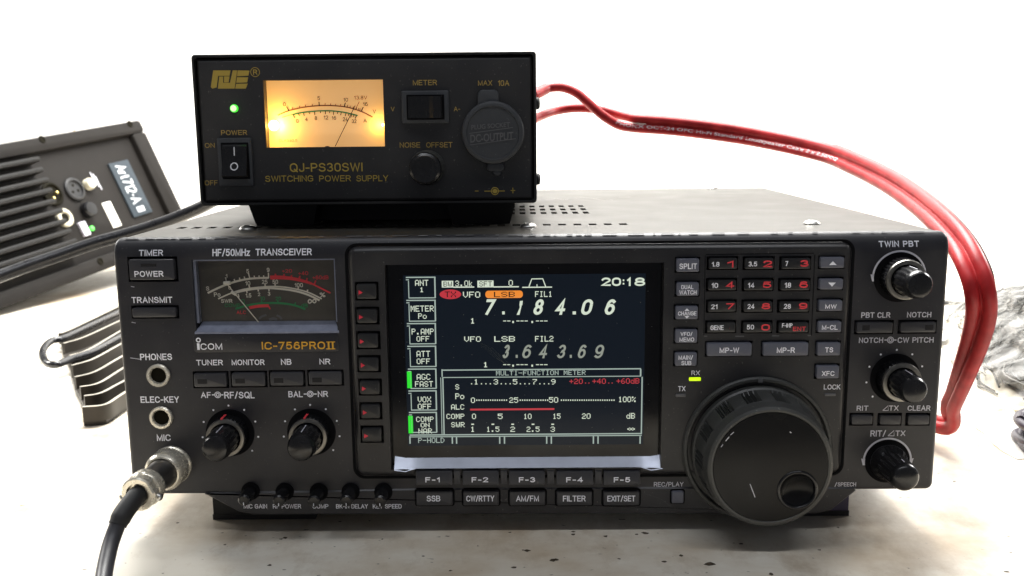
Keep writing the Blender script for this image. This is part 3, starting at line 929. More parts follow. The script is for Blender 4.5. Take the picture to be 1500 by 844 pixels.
S([(680, 632), (705, 608), (750, 592)], 0.9); S([(845, 596), (875, 610), (895, 635)], 0.9); S([(775, 640), (815, 628), (850, 638)], 1.2)
dial = mb.build('meter_dial', TR)
mb = MB().use('ink_cream')
a = aty(*zz2(672, 640), 3.6); b = aty(*zz2(365, 290), 3.6)
mb.tube([(a.x, 3.6, a.z - 1), (b.x, 3.6, b.z)], 0.2, 8)
for (x0, y0, x1, y1) in ((345, 292, 408, 288), (415, 372, 462, 400)):
    p = aty(*zz2(x0, y0), 3.6); q = aty(*zz2(x1, y1), 3.6)
    mb.tube([(p.x, 3.4, p.z), (q.x, 3.4, q.z)], 0.85 if y0 < 300 else 0.7, 8)
mb.build('needle', dial)
mb = MB().use('lip_blue')
za, zb = aty(388, 471.3, 3.2).z, aty(388, 487, -0.3).z
mb.add([(MW[0] + 1.6, 4.4, za), (MW[1] - 1.6, 4.4, za), (MW[1] + .6, -0.35, zb + .3), (MW[0] - .6, -0.35, zb + .3), (MW[1] + .6, -0.35, zb - .5), (MW[0] - .6, -0.35, zb - .5), (MW[1] + .6, 0.1, zb - .5), (MW[0] - .6, 0.1, zb - .5)],
       [(0, 1, 2, 3), (3, 2, 4, 5), (5, 4, 6, 7)])
mb.build('meter_sill', TR)
mb = MB().use('lip_blue')
for x0, x1, z0, z1 in ((MW[0] + .05, MW[0] + 1.0, za, MW[3] - .05), (MW[1] - 0.7, MW[1] - .05, za, MW[3] - .05), (MW[0] + 1.0, MW[1] - 0.7, MW[3] - 0.7, MW[3] - .05)):
    mb.box(x0, x1, 1.4, 4.5, z0, z1)
mb.build('meter_bezel', TR)
mb = MB().use('pane')
mb.quad((MW[0] + 1, 2.2, za), (MW[1] - .7, 2.2, za), (MW[1] - .7, 2.2, MW[3] - .7), (MW[0] + 1, 2.2, MW[3] - .7))
mb.build('meter_pane', TR)

# ---- raised frame with the screen, keypad and dial
YF = -2.0
fh = []
SR = rect(567, 387, 970, 690, YF)
SR = (aty(567, 500, YF).x, aty(971, 500, YF).x, aty(770, 687, YF).z, aty(770, 386.5, YF).z)
fh.append((*SR, 6.0))
def arrow(x0, y0, x1, y1):
    def f(mb, y):
        cx = x0 + 8; cy = (y0 + y1) / 2 + 1
        mb.use('arrow'); mb.poly([(cx - 3, cy - 3.4), (cx + 3.2, cy), (cx - 3, cy + 3.4)], y, 0.06)
    return f
for x0, y0, x1, y1 in ((520.3, 415.5, 552.7, 439.5), (520.9, 452.3, 554, 475), (522.2, 487.9, 555.4, 511.2), (523.7, 523.2, 556, 545.4), (525.2, 557.5, 557.8, 579.5), (526.6, 592.2, 558.2, 614.8), (528.4, 626.5, 560.4, 649)):
    fh.append(key('screen_side_key', x0 + 1.5, y0 + 1, x1 - 1.5, y1 - 1, YF, YF - 1.5, 'key_black', arrow(x0, y0, x1, y1), gap=0.75, r=0.9, bev=0.7))
K = YF - 1.7
for x0, y0, x1, y1, lines in ((991.3, 379.3, 1024.5, 398.6, [('SPLIT', 995, 386, 1021, 394.2)]),
                              (991.3, 414.2, 1024, 433.8, [('DUAL', 998, 417.6, 1015.8, 423.6), ('WATCH', 995, 425.2, 1020.3, 431.6)]),
                              (989.8, 449, 1022.6, 468.2, [('CHANGE', 993.2, 456.2, 1020.2, 462.2)]),
                              (989.5, 483.3, 1021.7, 502.8, [('VFO/', 996.8, 486.4, 1014.3, 492.2), ('MEMO', 995.3, 494.4, 1016.8, 500.4)]),
                              (989, 517, 1021, 536.4, [('MAIN/', 993.8, 520.7, 1015, 527), ('SUB', 998, 528.8, 1012.7, 535)])):
    p = pr(*[(s, *b, 'ink', 0.02) for s, *b in lines])
    if lines[0][0] == 'CHANGE':
        def tri(mb, y):
            mb.use('ink'); mb.poly([(1002.5, 455.4), (1010, 455.4), (1006.2, 451.8)], y, 0.06); mb.poly([(1002.5, 463), (1010, 463), (1006.2, 466.6)], y, 0.06)
        p = both(p, tri)
    fh.append(key('mode_key', x0, y0, x1, y1, YF, K, 'key_grey', p))
pads = [[('1.8', 1042.7, 383.7, 1054, 390.8), ('1', 1065.5, 382, 1075, 392)], [('3.5', 1096.3, 383.4, 1109.1, 390.4), ('2', 1118.1, 381.6, 1131.1, 391.6)], [('7', 1150.5, 382.5, 1154.4, 389.8), ('3', 1172.1, 381, 1184.5, 391)],
        [('10', 1042.3, 414.5, 1051.8, 422), ('4', 1063.6, 412.8, 1075.5, 422.2)], [('14', 1095.6, 414.3, 1105, 421.8), ('5', 1117, 412.5, 1130, 422)], [('18', 1149.4, 414, 1158.9, 421.6), ('6', 1171, 412, 1183.7, 421.8)],
        [('21', 1041.6, 445.8, 1051, 452.9), ('7', 1063.6, 444.2, 1075.5, 453)], [('24', 1094.9, 445.4, 1105, 452.6), ('8', 1115.7, 444, 1128.3, 453)], [('28', 1148.2, 445.2, 1158.4, 452.4), ('9', 1170.2, 443.6, 1182.6, 452.8)],
        [('GENE', 1040.6, 476.6, 1060, 483.6), ('.', 1067.8, 478.8, 1069.8, 481.2)], [('50', 1093.9, 475.8, 1104.4, 482.8), ('0', 1115.3, 475, 1127.6, 484.4)], [('F-INP', 1145.4, 473.6, 1160.8, 479.9), ('ENT', 1161.5, 478.6, 1180.4, 485)]]
cols = [[(1037.5, 1081.4), (1090.4, 1134.6), (1144.2, 1188.4)], [(1036.4, 1079.6), (1089, 1133.5), (1142.6, 1187.5)], [(1036.4, 1079), (1088.5, 1132.3), (1141.1, 1186.1)], [(1035.2, 1078.3), (1088, 1131.6), (1140.1, 1185.2)]]
rows = [(377.8, 394.8), (409.8, 426.2), (441.2, 457.6), (471.9, 488)]
for n, it in enumerate(pads):
    r_, c_ = divmod(n, 3)
    prn = [(*it[0], 'ink', 0.02)]
    prn.append((*it[1], 'ink_red', 0.05 if len(it[1][0]) == 1 else 0.02))
    x0, x1 = cols[r_][c_]
    fh.append(key('number_key', x0 + .8, rows[r_][0] + .6, x1 - .8, rows[r_][1] - .6, YF, K + 0.2, 'key_black', pr(*prn), gap=0.6))
fh.append(key('memory_key', 1035.8, 503, 1101.5, 522, YF, K, 'key_grey', pr(('MP-W', 1054, 509.2, 1082.6, 517.1, 'ink', 0.03))))
fh.append(key('memory_key', 1118.2, 502.4, 1184.4, 521.6, YF, K, 'key_grey', pr(('MP-R', 1137.8, 509, 1164.3, 517, 'ink', 0.03))))
def upd(up, cx, cy):
    def f(mb, y):
        mb.use('ink')
        s = -1 if up else 1
        mb.poly([(cx - 5.6, cy - s * 3), (cx + 5.6, cy - s * 3), (cx, cy + s * 3)], y, 0.06)
    return f
for x0, y0, x1, y1, p in ((1202.3, 377.2, 1237, 393, upd(True, 1220, 385.4)), (1201, 408.7, 1235.3, 424.4, upd(False, 1218.7, 417)),
                          (1200, 440.2, 1234.2, 456, pr(('MW', 1208.8, 445.9, 1225.4, 452.2, 'ink', 0.03))), (1198.8, 471, 1232.6, 487.2, pr(('M-CL', 1203.9, 476.2, 1227, 483.2, 'ink', 0.025))),
                          (1197.6, 502.3, 1231.3, 521.5, pr(('TS', 1208.6, 508.8, 1220.4, 516.3, 'ink', 0.025))), (1196.3, 536, 1229.4, 555, pr(('XFC', 1203.9, 543.6, 1222.3, 550.7, 'ink', 0.025)))):
    fh.append(key('band_key', x0, y0, x1, y1, YF, K, 'key_grey', p))
for k, (x0, x1) in enumerate(((608.8, 662.8), (677.4, 730.8), (745.4, 798.4), (815, 869.4), (884.4, 938))):
    tx = ((623, 644.5), (690.8, 715), (760, 784), (829.3, 853.9), (899, 923.3))[k]
    fh.append(key('soft_key', x0, 691.8, x1, 711, YF, YF - 1.8, 'key_dark', pr(('F-%d' % (k + 1), tx[0], 699, tx[1], 706.6, 'ink', 0.05)), gap=0.7, tilt=0.9))
# keep the pockets of the soft keys inside the frame
fh = [(h[0], h[1], max(h[2], FZ0 + 0.45), h[3], *h[4:]) for h in fh]


def yframe(x, z, d):
    y = YF
    if d < 2.6: y = YF + 2.7 * ((2.6 - d) / 2.6) ** 2
    return y


mb = MB().use('frame')
plate(mb, FX0, FX1, FZ0, FZ1, yframe, fh, r=4.2, back=3.0, breaks=(0.4, 0.8, 1.3, 1.9, 2.6), floor_key='well')
mb.use('ink'); T = mb.text
T('RX', 1012.7, 543, 1025, 549.6, y=YF, bold=0.01); T('TX', 993.2, 565.6, 1004, 573, y=YF, bold=0.01); T('LOCK', 1206.6, 563.2, 1231, 570.6, y=YF, bold=0.015)
# moulded line round the number pad
mb.use('well')
mb.stroke([(1034, 373), (1192, 371)], 0.35, YF, 0.03); mb.stroke([(1193.5, 373), (1188.5, 492)], 0.4, YF, 0.03); mb.stroke([(1033, 374), (1031, 491)], 0.3, YF, 0.03)
mb.use('led_off')
for x0, x1, y in ((1031.5, 1036, 492.4), (1077, 1090, 492.6), (1131, 1141.5, 492), (1183, 1188, 491.6)): mb.stroke([(x0, y), (x1, y)], 0.4, YF, 0.04)
fr = mb.build('display_frame', TR)
build_keys()
# raised dark ring standing in for the shaded groove round the frame
mb = MB().use('well')
def rrect(x0, x1, z0, z1, r, y):
    o = []
    for cx_, cz_, a0 in ((x1 - r, z1 - r, 0), (x0 + r, z1 - r, 90), (x0 + r, z0 + r, 180), (x1 - r, z0 + r, 270)):
        for k in range(7):
            a = math.radians(a0 + k * 15); o.append((cx_ + r * math.cos(a), y, cz_ + r * math.sin(a)))
    return o
ga = (FX0 - 1.0, FX1 + 1.0, FZ0 - 0.9, FZ1 + 0.9, 5.0); gb = (FX0 + .2, FX1 - .2, FZ0 + .2, FZ1 - .2, 4.2)
mb.loops([rrect(*ga, 0.2), rrect(*ga, -0.22), rrect(*gb, -0.22), rrect(*gb, 0.2)], False, False)
gk = mb.build('frame_shade_ring', TR)
# lamps on the frame
for x0, y0, x1, y1, k in ((1009.5, 553.2, 1026.8, 558.4, 'led_lime'), (990, 577.2, 1005, 582, 'led_off'), (1208, 576.6, 1224.6, 580.6, 'led_off')):
    mb = MB().use(k)
    mb.rbox(*rect(x0, y0, x1, y1, YF - .5), YF + .4, YF - .5, 0.35, 0.25)
    o = mb.build('indicator_lamp', TR)
    if k == 'led_lime': o['label'] = 'lit yellow green receive lamp'

# ---- screen
YS = 2.2
mb = MB().use('glass_black')
mb.box(SR[0] + .05, SR[1] - .05, YS, YS + 2, SR[2] + .5, SR[3] - .05)
mb.use('lcd')
mb.bar(594, 402, 944, 652, YS, 0.05)
W = 'px_white'; O1 = 0.11
mb.use(W)
def hl(x0, x1, y, t=1.7): mb.bar(x0, y - t / 2, x1, y + t / 2, YS, O1)
def vl(x, y0, y1, t=1.7):
    a, b = aty(x, y0, YS), aty(x, y1, YS); h = t / 2 / 3.5; xm = aty(x, (y0 + y1) / 2, YS).x
    mb.quad((xm - h, YS - O1, b.z), (xm + h, YS - O1, b.z), (xm + h, YS - O1, a.z), (xm - h, YS - O1, a.z))
def px(s, *b): mb.pix(s, *b, y=YS, off=O1)
# left column of boxes
mb.use('px_soft')
tops = [406.3, 440, 474, 507.3, 540.6, 572.6, 604.2, 637]
for i in range(7):
    t, b = tops[i], tops[i + 1] - 3.6
    s = i * 0.75
    hl(594.5 + s, 638 + s * .45, t); vl(637.2 + s * .5, t, b, 2.0); vl(598.7 + s, t + 5, b, 1.3)
    hl(598.5 + s, 638 + s * .45, b, 1.5); hl(594.5 + s, 599 + s, t + 3.6, 1.4)
mb.use(W)
for s, *b in (('ANT', 608, 410, 627.5, 418.7), ('1', 614.5, 421, 621, 428), ('METER', 601.6, 447.7, 635.4, 456.4), ('Po', 612.6, 459, 625, 467),
              ('P.AMP', 603, 481.4, 635.4, 490), ('OFF', 610.2, 492.4, 629, 500.2), ('ATT', 610.2, 514, 630, 522.8), ('OFF', 610.4, 525.3, 630, 533.2),
              ('AGC', 610.4, 547.8, 630.4, 556.4), ('FAST', 608, 558.4, 634.2, 566.6), ('VOX', 612, 581, 631.4, 589.4), ('OFF', 612, 591.4, 632, 599.4),
              ('COMP', 609.6, 610.4, 635.2, 618), ('ON', 616.2, 619.4, 629.2, 626), ('NAR', 613, 627.6, 632.8, 635)):
    px(s, *b)
mb.use('px_green'); mb.bar(596.4, 544.2, 603.2, 568.6, YS, O1); mb.bar(598.2, 609.2, 605, 634.8, YS, O1)
# status line
mb.use('px_white'); mb.bar(647.2, 411.4, 664, 421.2, YS, O1); mb.bar(699.3, 411, 723, 421, YS, O1)
hl(664, 694.6, 420.6); hl(723, 760, 420.2)
mb.stroke([(765, 421), (808.7, 420.6)], 0.45, YS, O1); mb.stroke([(774.8, 420), (779, 408.6), (795, 408.4), (799.4, 420)], 0.45, YS, O1); vl(786.6, 416.5, 420, 1.2)
mb.use(W); px('3.0k', 666.8, 411, 692.5, 419.4); px('0', 745, 410.2, 751.2, 418.6)
mb.use('px_dark'); mb.pix('BW', 649.6, 412.6, 662, 419.8, y=YS, off=0.16); mb.pix('SFT', 702, 412.2, 720.6, 419.6, y=YS, off=0.16)
mb.use(W)
for s, x0, x1 in (('2', 881.2, 894.4), ('0', 896.4, 909.6), ('1', 918.6, 924), ('8', 929.4, 945)): mb.text(s, x0, 406.6, x1, 419, y=YS, off=O1, bold=0.05)
mb.bar(912.2, 409.4, 914.4, 411.8, YS, O1); mb.bar(912.2, 414.4, 914.4, 416.8, YS, O1)
# main frequency
mb.use('px_red'); q = aty(659.8, 431.2, YS)
mb.add([(q.x + 4.45 * math.cos(a), YS - O1, q.z + 2.0 * math.sin(a)) for a in [i / 28 * 2 * PI for i in range(28)]], [tuple(range(28))])
mb.use('px_dark'); mb.pix('TX', 651.5, 427, 668, 435.4, y=YS, off=0.16)
mb.use('px_orange'); R_ = rect(711, 425.8, 765.8, 436.6, YS)
mb.rbox(*R_, YS, YS - O1, 1.3, 0.02)
mb.use('px_dark'); mb.pix('LSB', 723.6, 427.4, 754, 435.2, y=YS, off=0.2)
mb.use(W); px('VFO', 678.2, 427.3, 703.4, 436); px('FIL1', 783.8, 426.6, 808.8, 435)
def big(seq, y0, y1, b, w_):
    mb.use(w_)
    for s, x0, x1 in seq:
        if s == '.': mb.bar(x0, y1 - 5, x1, y1 - 0.6, YS, O1)
        else: mb.text(s, x0 + 2, y0, x1 - 2, y1, y=YS, off=O1, bold=b, shear=0.24)
big((('7', 708.6, 726), ('.', 735.6, 739.4), ('1', 758, 765.6), ('8', 780.6, 798), ('4', 813, 830.6), ('.', 838.8, 843.6), ('0', 850.4, 869.6), ('6', 885, 903.2)), 438.4, 461.2, 0.03, W)
big((('3', 735.6, 748), ('.', 755.4, 758.4), ('6', 764, 780.2), ('4', 788.8, 804), ('3', 815.4, 830.6), ('.', 834.6, 837.6), ('6', 845.4, 860.4), ('9', 869.6, 886)), 505, 524.8, 0.012, 'px_grey')
mb.use(W); px('1', 688.6, 466.2, 696, 474); px('VFO', 680, 492.9, 704.4, 500.6); px('LSB', 724, 492.5, 754.2, 500.5); px('FIL2', 783.8, 492.2, 810.6, 500.4); px('1', 707.6, 530.4, 715, 538)
for yy in (470.2, 534.2):
    for x0, x1 in ((736, 740.6), (742, 746.6), (755.4, 760), (761.4, 766), (767.4, 772), (784, 788.6), (790, 794.6)): hl(x0 + 1, x1 + 1, yy, 1.2)
    for x in (750.4, 778.4): mb.bar(x, yy, x + 2.4, yy + 3, YS, O1)
    hl(797, 802, yy, 1.2)
# lower meter box
mb.use('px_soft')
hl(647, 939, 541.2); hl(648, 939, 552, 1.2); vl(647.6, 541, 552); vl(938.4, 541, 551, 2.2); vl(649.6, 553, 636, 1.8); vl(940, 552, 636, 1.8); vl(646.6, 553, 636, 1.1); hl(600, 940, 636.2); hl(600, 940, 638.9, 1.3)
for x in (600.6, 662.6, 668.8, 732, 739, 800.8, 807.6, 869.2, 876, 937.6): vl(x, 639, 650, 1.9)
px('MULTI-FUNCTION METER', 726.6, 542.6, 857.8, 549.6); px('P-HOLD', 612.6, 641.2, 651, 648.8)
mb.use(W)
px('S', 667, 563, 672.6, 570.6); px('Po', 667, 576.2, 680, 584.6); px('ALC', 660.8, 592.4, 680, 600); px('COMP', 654, 606.2, 680.2, 613.6); px('SWR', 661, 618.4, 680.6, 625.8)
for s, x in (('1', 697.5), ('3', 726.3), ('5', 754.5), ('7', 783.3), ('9', 810.5)): px(s, x - 3.2, 555.4, x + 3.2, 563.2)
for x in (690, 704.5, 711, 717.5, 733.5, 740, 746.5, 761.5, 768, 774.5, 790, 796.5, 803): mb.bar(x, 561.4, x + 1.6, 563, YS, O1)
px('0', 689.8, 582.4, 695.8, 590.2); px('25', 746, 582.2, 759, 590); px('50', 804.2, 581.8, 817.6, 589.8); px('100%', 905.8, 581, 931, 589)
x = 697.6
while x < 900:
    if not (744 < x < 760 or 802 < x < 818.6): mb.bar(x, 585.2, x + 1.7, 587.2, YS, O1)
    x += 3.35
px('0', 691.4, 606, 697.2, 613.8); px('5', 729.2, 606, 736.2, 613.8); px('10', 767, 606, 778.6, 613.8); px('15', 809.8, 605.8, 821, 613.6); px('20', 852.4, 605.6, 865, 613.4); px('dB', 917.6, 605, 930, 613.2)
for s, x, hw in (('1', 692.4, 3.2), ('1.5', 722, 9.4), ('2', 751, 3.4), ('2.5', 780.8, 9.4), ('3', 809.6, 3.2)):
    px(s, x - hw, 625, x + hw, 632.6); mb.bar(x - 2, 620.6, x + 2, 622.4, YS, O1)
px('*', 919, 624.6, 930, 631.4)
mb.use('px_red'); hl(688.8, 812, 599.6, 2.6)
px('+20', 834, 554.8, 853.6, 562.4); px('+40', 867.6, 554.6, 887.4, 562.2); px('+60dB', 903, 554.2, 936.4, 562)
for x in (857, 862, 891, 896): mb.bar(x, 560.4, x + 1.4, 561.8, YS, O1)
mb.use('scratch')
for k in range(5):
    x = 700 + k * 5; y = 500 + k * 2.2
    mb.stroke([(x, y), (x + 22 + k * 3, y + 22 + k * 2.5), (x + 60 + k * 2, y + 44 + k * 3)], 0.03 + .012 * (k % 3), YS, 0.09)
for k in range(60):
    x, y = random.uniform(572, 966), random.uniform(392, 668); mb.bar(x, y, x + random.uniform(.5, 1.1), y + random.uniform(.5, 1.1), YS, 0.22)
mb.build('display_screen', TR)
# silver sill under the screen
mb = MB().use('silver')
za, zb = aty(770, 669.6, YS).z, aty(770, 685.5, YF - .3).z
n = 24; top = []; bot = []; low = []
XL, XR = aty(577, 680, YF).x, aty(970.5, 680, YF).x
for i in range(n + 1):
    t = i / n; x = XL + (XR - XL) * t; e = min(t, 1 - t) * (XR - XL)
    dz = 1.5 * max(0, 1 - max(0, e - 5.5) / 2.5) if e < 8 else 0
    rr = 0.7 * (1 - min(1, e / 2.2)) ** 2
    top.append((x, YS - 0.02, za + rr)); bot.append((x, YF - .25, zb - dz + rr)); low.append((x, YF + .2, zb - dz - .5 + rr))
mb.loops([top, bot, low], False, False, closed=False)
mb.build('screen_sill', TR)

# dividers between the soft keys
for x0, x1 in ((664.9, 674.4), (733.3, 742.8), (801.6, 811.8), (871.6, 881.4)):
    mb = MB().use('key_dark')
    mb.rbox(*rect(x0, 690.4, x1, 709.4, YF - .8), YF + .1, YF - .8, 0.3, 0.3)
    mb.build('key_divider', TR)

# ---- chin below the panel
CH = [(299, 723.6), (349.5, 750.5), (372, 754.5), (1196, 753), (1218, 748), (1254, 719.8)]
poly = [(aty(x, y, -0.6).x, aty(x, y, -0.6).z) for x, y in CH]
poly += [(aty(1254, 716.5, -0.6).x, 1.6), (aty(940, 716, -.6).x, 2.2), (aty(606, 717, -.6).x, 2.2), (aty(299, 722, -0.6).x, 0.8)]
mb = MB().use('panel')
mb.prism(poly, -0.6, 16, 0.7)
mb.use('ink'); T = mb.text
for s, x0, x1 in (('MIC GAIN', 357, 391.4), ('RF POWER', 399.8, 441.2), ('COMP', 457.8, 481.2), ('BK-IN DELAY', 492.4, 539), ('KEY SPEED', 546.2, 588.4)):
    T(s, x0, 738.4, x1, 744.8, y=-0.6, bold=0.005)
mb.use('key_dark'); mb.stroke([(941, 722), (968, 731), (991, 748)], 0.25, -0.6, 0.02)
mb.build('lower_panel', TR)
for k, (x0, x1, s, t0, t1) in enumerate(((609.4, 663.2, 'SSB', 625, 645), (678.4, 730.8, 'CW/RTTY', 683, 724), (746.6, 798.8, 'AM/FM', 755.9, 789.4), (815.4, 867.6, 'FILTER', 824.6, 857.8), (883.8, 937, 'EXIT/SET', 889.6, 930.6))):
    mb = MB().use('well'); R_ = rect(x0, 720, x1, 741.2, -2.2)
    mb.rbox(*grow(R_, 0.7), 0.2, -0.85, 1.2, 0.1)  # dark plate put in for the shaded recess round the key
    mb.use('key_dark'); mb.rbox(*R_, -0.5, -2.2, 0.8, 0.6)
    mb.use('ink'); mb.text(s, t0, 726, t1, 734.6, y=-2.2, off=0.06, bold=0.012)
    mb.build('mode_button', TR)
mb = MB().use('well'); R_ = rect(984.2, 720.4, 1002, 738, -2.2)
mb.rbox(*grow(R_, 0.6), 0.2, -0.85, 0.9, 0.1); mb.use('key_grey'); mb.rbox(*R_, -0.5, -2.2, 0.7, 0.6)
mb.build('record_button', TR)

# ---- knobs
def knurl(n, amp, y0, y1):
    def f(a, y):
        if y0 <= y <= y1: return 1 - amp * (0.5 + 0.5 * math.copysign(1, math.sin(a * n)))
        return 1
    return f


def dual_knob(px_, py_, ro, lo, ri, li, mark=False):
    q = aty(px_, py_, 0)
    mb = MB().use('well'); mb.lathe([(ro + 1.9, 0.2), (ro + 1.9, -0.25), (ro + 1.2, -0.35)], q.x, q.z, 48)  # dark disc painted in for the shadow ring at the knob base
    mb.use('knob')
    mb.lathe([(ro - .3, -0.3), (ro, -0.9), (ro, -lo + 1.1), (ro - .25, -lo + .8)], q.x, q.z, 180, knurl(30, 0.055, -lo + 1.1, -0.9), cap1=False)
    mb.use('knob_ring')
    mb.lathe([(ro - .25, -lo + .8), (ro - .5, -lo + .15), (ro - 1.0, -lo), (ri + .5, -lo)], q.x, q.z, 60, cap0=False, cap1=False)
    mb.use('well'); mb.lathe([(ri + .5, -lo), (ri + .4, -lo + 1.5)], q.x, q.z, 40, cap0=False)
    if mark:
        mb.use('ink_red'); mb.box(q.x - 1.5, q.x - 0.6, -lo + .6, -1.2, q.z + ro - .45, q.z + ro + .06)
    k = mb.build('control_knob', TR)
    mb = MB().use('knob')
    mb.lathe([(ri, -lo + 1.4), (ri, -lo - 1), (ri - .1, -li + 4.5), (ri - .35, -li + 3.2)], q.x, q.z, 120, knurl(15, 0.05, -li + 4.5, -lo - .9), cap1=False)
    mb.lathe([(ri - .35, -li + 3.2), (ri - .6, -li + 1.6), (ri - 1.3, -li + .6), (ri - 2.6, -li + .12), (0.4, -li)], q.x, q.z, 48, cap0=False)
    mb.use('ink_dim'); mb.box(q.x - .16, q.x + .16, -li + 4.0, -lo - 1.5, q.z + ri - .5, q.z + ri + .03)
    mb.build('inner_knob', k)


dual_knob(337.3, 634, 8.3, 7.5, 6.0, 21.5, True)
dual_knob(456.3, 633, 8.3, 7.5, 6.0, 21.5, True)
dual_knob(1317, 406, 8.4, 8.0, 5.9, 21, False)
dual_knob(1311, 553.5, 8.4, 8.0, 5.9, 20.5, False)
q = aty(1299.5, 675.6, 0)
mb = MB().use('well'); mb.lathe([(9.4, 0.2), (9.4, -.25), (8.6, -.35)], q.x, q.z, 48)  # base shadow of the knob put in as a dark disc
mb.use('knob'); mb.lathe([(7.6, -.3), (7.9, -.9), (7.6, -3), (6.3, -5), (6.0, -16), (5.8, -17.5)], q.x, q.z, 150, knurl(15, 0.05, -16, -4.9), cap1=False)
mb.lathe([(5.8, -17.5), (5.5, -19), (4.6, -20.2), (3.2, -20.8), (0.4, -21)], q.x, q.z, 48, cap0=False)
mb.use('ink_dim'); mb.box(q.x - .16, q.x + .16, -17, -6, q.z + 5.6, q.z + 6.05)
mb.build('control_knob', TR)
for x, y in ((367, 719.6), (417, 720.6), (467, 721), (513.5, 720.5), (561.5, 721)):
    q = aty(x, y, -0.6)
    mb = MB().use('well'); mb.lathe([(3.9, -.3), (3.9, -.75), (3.4, -.9)], q.x, q.z, 32)  # dark disc in place of shadow round the small knob
    mb.use('knob'); mb.lathe([(2.7, -.8), (2.8, -2), (2.7, -9), (2.5, -10.4), (1.9, -11), (.3, -11.1)], q.x, q.z, 40, knurl(10, 0.06, -9, -2))
    mb.use('ink'); mb.box(q.x - .15, q.x + .15, -11.2, -11.0, q.z - 1.9, q.z - 0.7)
    mb.build('trimmer_knob', TR)

# ---- tuning dial
q = aty(1106.7, 655, 0); cx, cz = q.x, q.z
mb = MB().use('knob_matt')
mb.lathe([(31.2, -0.6), (31.2, -3.2), (30.6, -4.0), (29.6, -4.0), (29.0, -3.2), (28.9, -1.6), (20, -1.6)], cx, cz, 120)
mb.use('led_off'); mb.box(cx - .9, cx + .9, -4.3, -3.6, cz + 29.2, cz + 31.0)
fl = mb.build('dial_flange', TR)
mb = MB().use('knob_matt')
def rib(a, y):
    s = (a / (2 * PI) * 14 + 0.2) % 1.0
    if not (-17.2 <= y <= -8.2): return 1
    if s < 0.5: return 1 - 0.045 * (0.5 + 0.5 * math.copysign(1, math.sin(s * 2 * PI * 12)))
    return 1.0 + (0.006 if s < 0.95 else -0.02)
mb.lathe([(26.8, -2.2), (27.6, -3.0), (27.6, -6.2), (26.9, -6.9), (26.6, -8.2), (26.0, -17.2), (25.7, -18.2), (25.3, -19.0), (25.2, -22.2), (24.7, -23.4), (23.7, -24.1), (22.9, -24.1), (22.5, -23.6)], cx, cz, 420, rib, cap1=False)
dialo = mb.build('tuning_dial', TR)
mb = MB().use('dial_face')
dq = aty(1168, 718, -24); dx, dz = dq.x - cx, dq.z - cz
NR, NA = 46, 160; L = []
def facey(x, z):
    d = math.hypot(x - dx, z - dz); rr = math.hypot(x, z)
    y = -24.0 - 0.25 * (1 - (rr / 22.4) ** 2)
    if d < 7.4: y += 3.2 * (1 - (d / 7.4) ** 2) ** 0.8
    return y
for i in range(NR + 1):
    r_ = 22.5 * (1 - i / NR) + 0.02
    L.append([(cx + r_ * math.cos(a), facey(r_ * math.cos(a), r_ * math.sin(a)), cz + r_ * math.sin(a)) for a in [k / NA * 2 * PI for k in range(NA)]])
mb.loops(L, False, True)
mb.use('ink_dim')
for p0, p1, wd in (((1063, 646), (1068, 640), .35), ((1070, 637), (1075, 633), .3), ((1056, 655), (1059, 651), .3), ((1098.6, 709), (1106, 728.6), 0.3), ((1157, 632.5), (1159, 634.2), 0.4)): mb.stroke([p0, p1], wd, -24.25, 0.08)
mb.build('dial_face', dialo)
mb = MB().use('knob')
prof = []
for k in range(13):
    a = k / 12 * PI; prof.append((7.5 + 0.75 * math.cos(a), -24.15 - 0.75 * math.sin(a)))
mb.lathe(prof, cx + dx, cz + dz, 64, cap0=False, cap1=False)
mb.lathe([(6.9, -24.2), (6.5, -22.8), (5.2, -21.7), (3, -21.1), (.4, -20.9)], cx + dx, cz + dz, 48, cap0=False)
mb.build('finger_dimple', dialo)

# ---- sockets on the left
for x, y in ((232.5, 549.6), (236.7, 611.4)):
    q = aty(x, y, 0)
    mb = MB().use('chrome')
    mb.lathe([(4.9, 0.2), (4.9, -0.9), (4.5, -1.4), (3.7, -1.4), (3.3, -0.8), (3.2, 0.0)], q.x, q.z, 48, cap1=False, cap0=False)
    mb.use('bore'); mb.lathe([(3.2, -0.02), (3.1, -0.05)], q.x, q.z, 32, cap0=False)
    mb.build('jack_socket', TR)
q = aty(252, 681, 0); MX, MZ = q.x, q.z
mb = MB().use('chrome'); mb.lathe([(8.4, 0.3), (8.4, -1.2), (7.8, -1.8), (6.5, -1.8)], MX, MZ, 48)
mb.build('microphone_socket', TR)

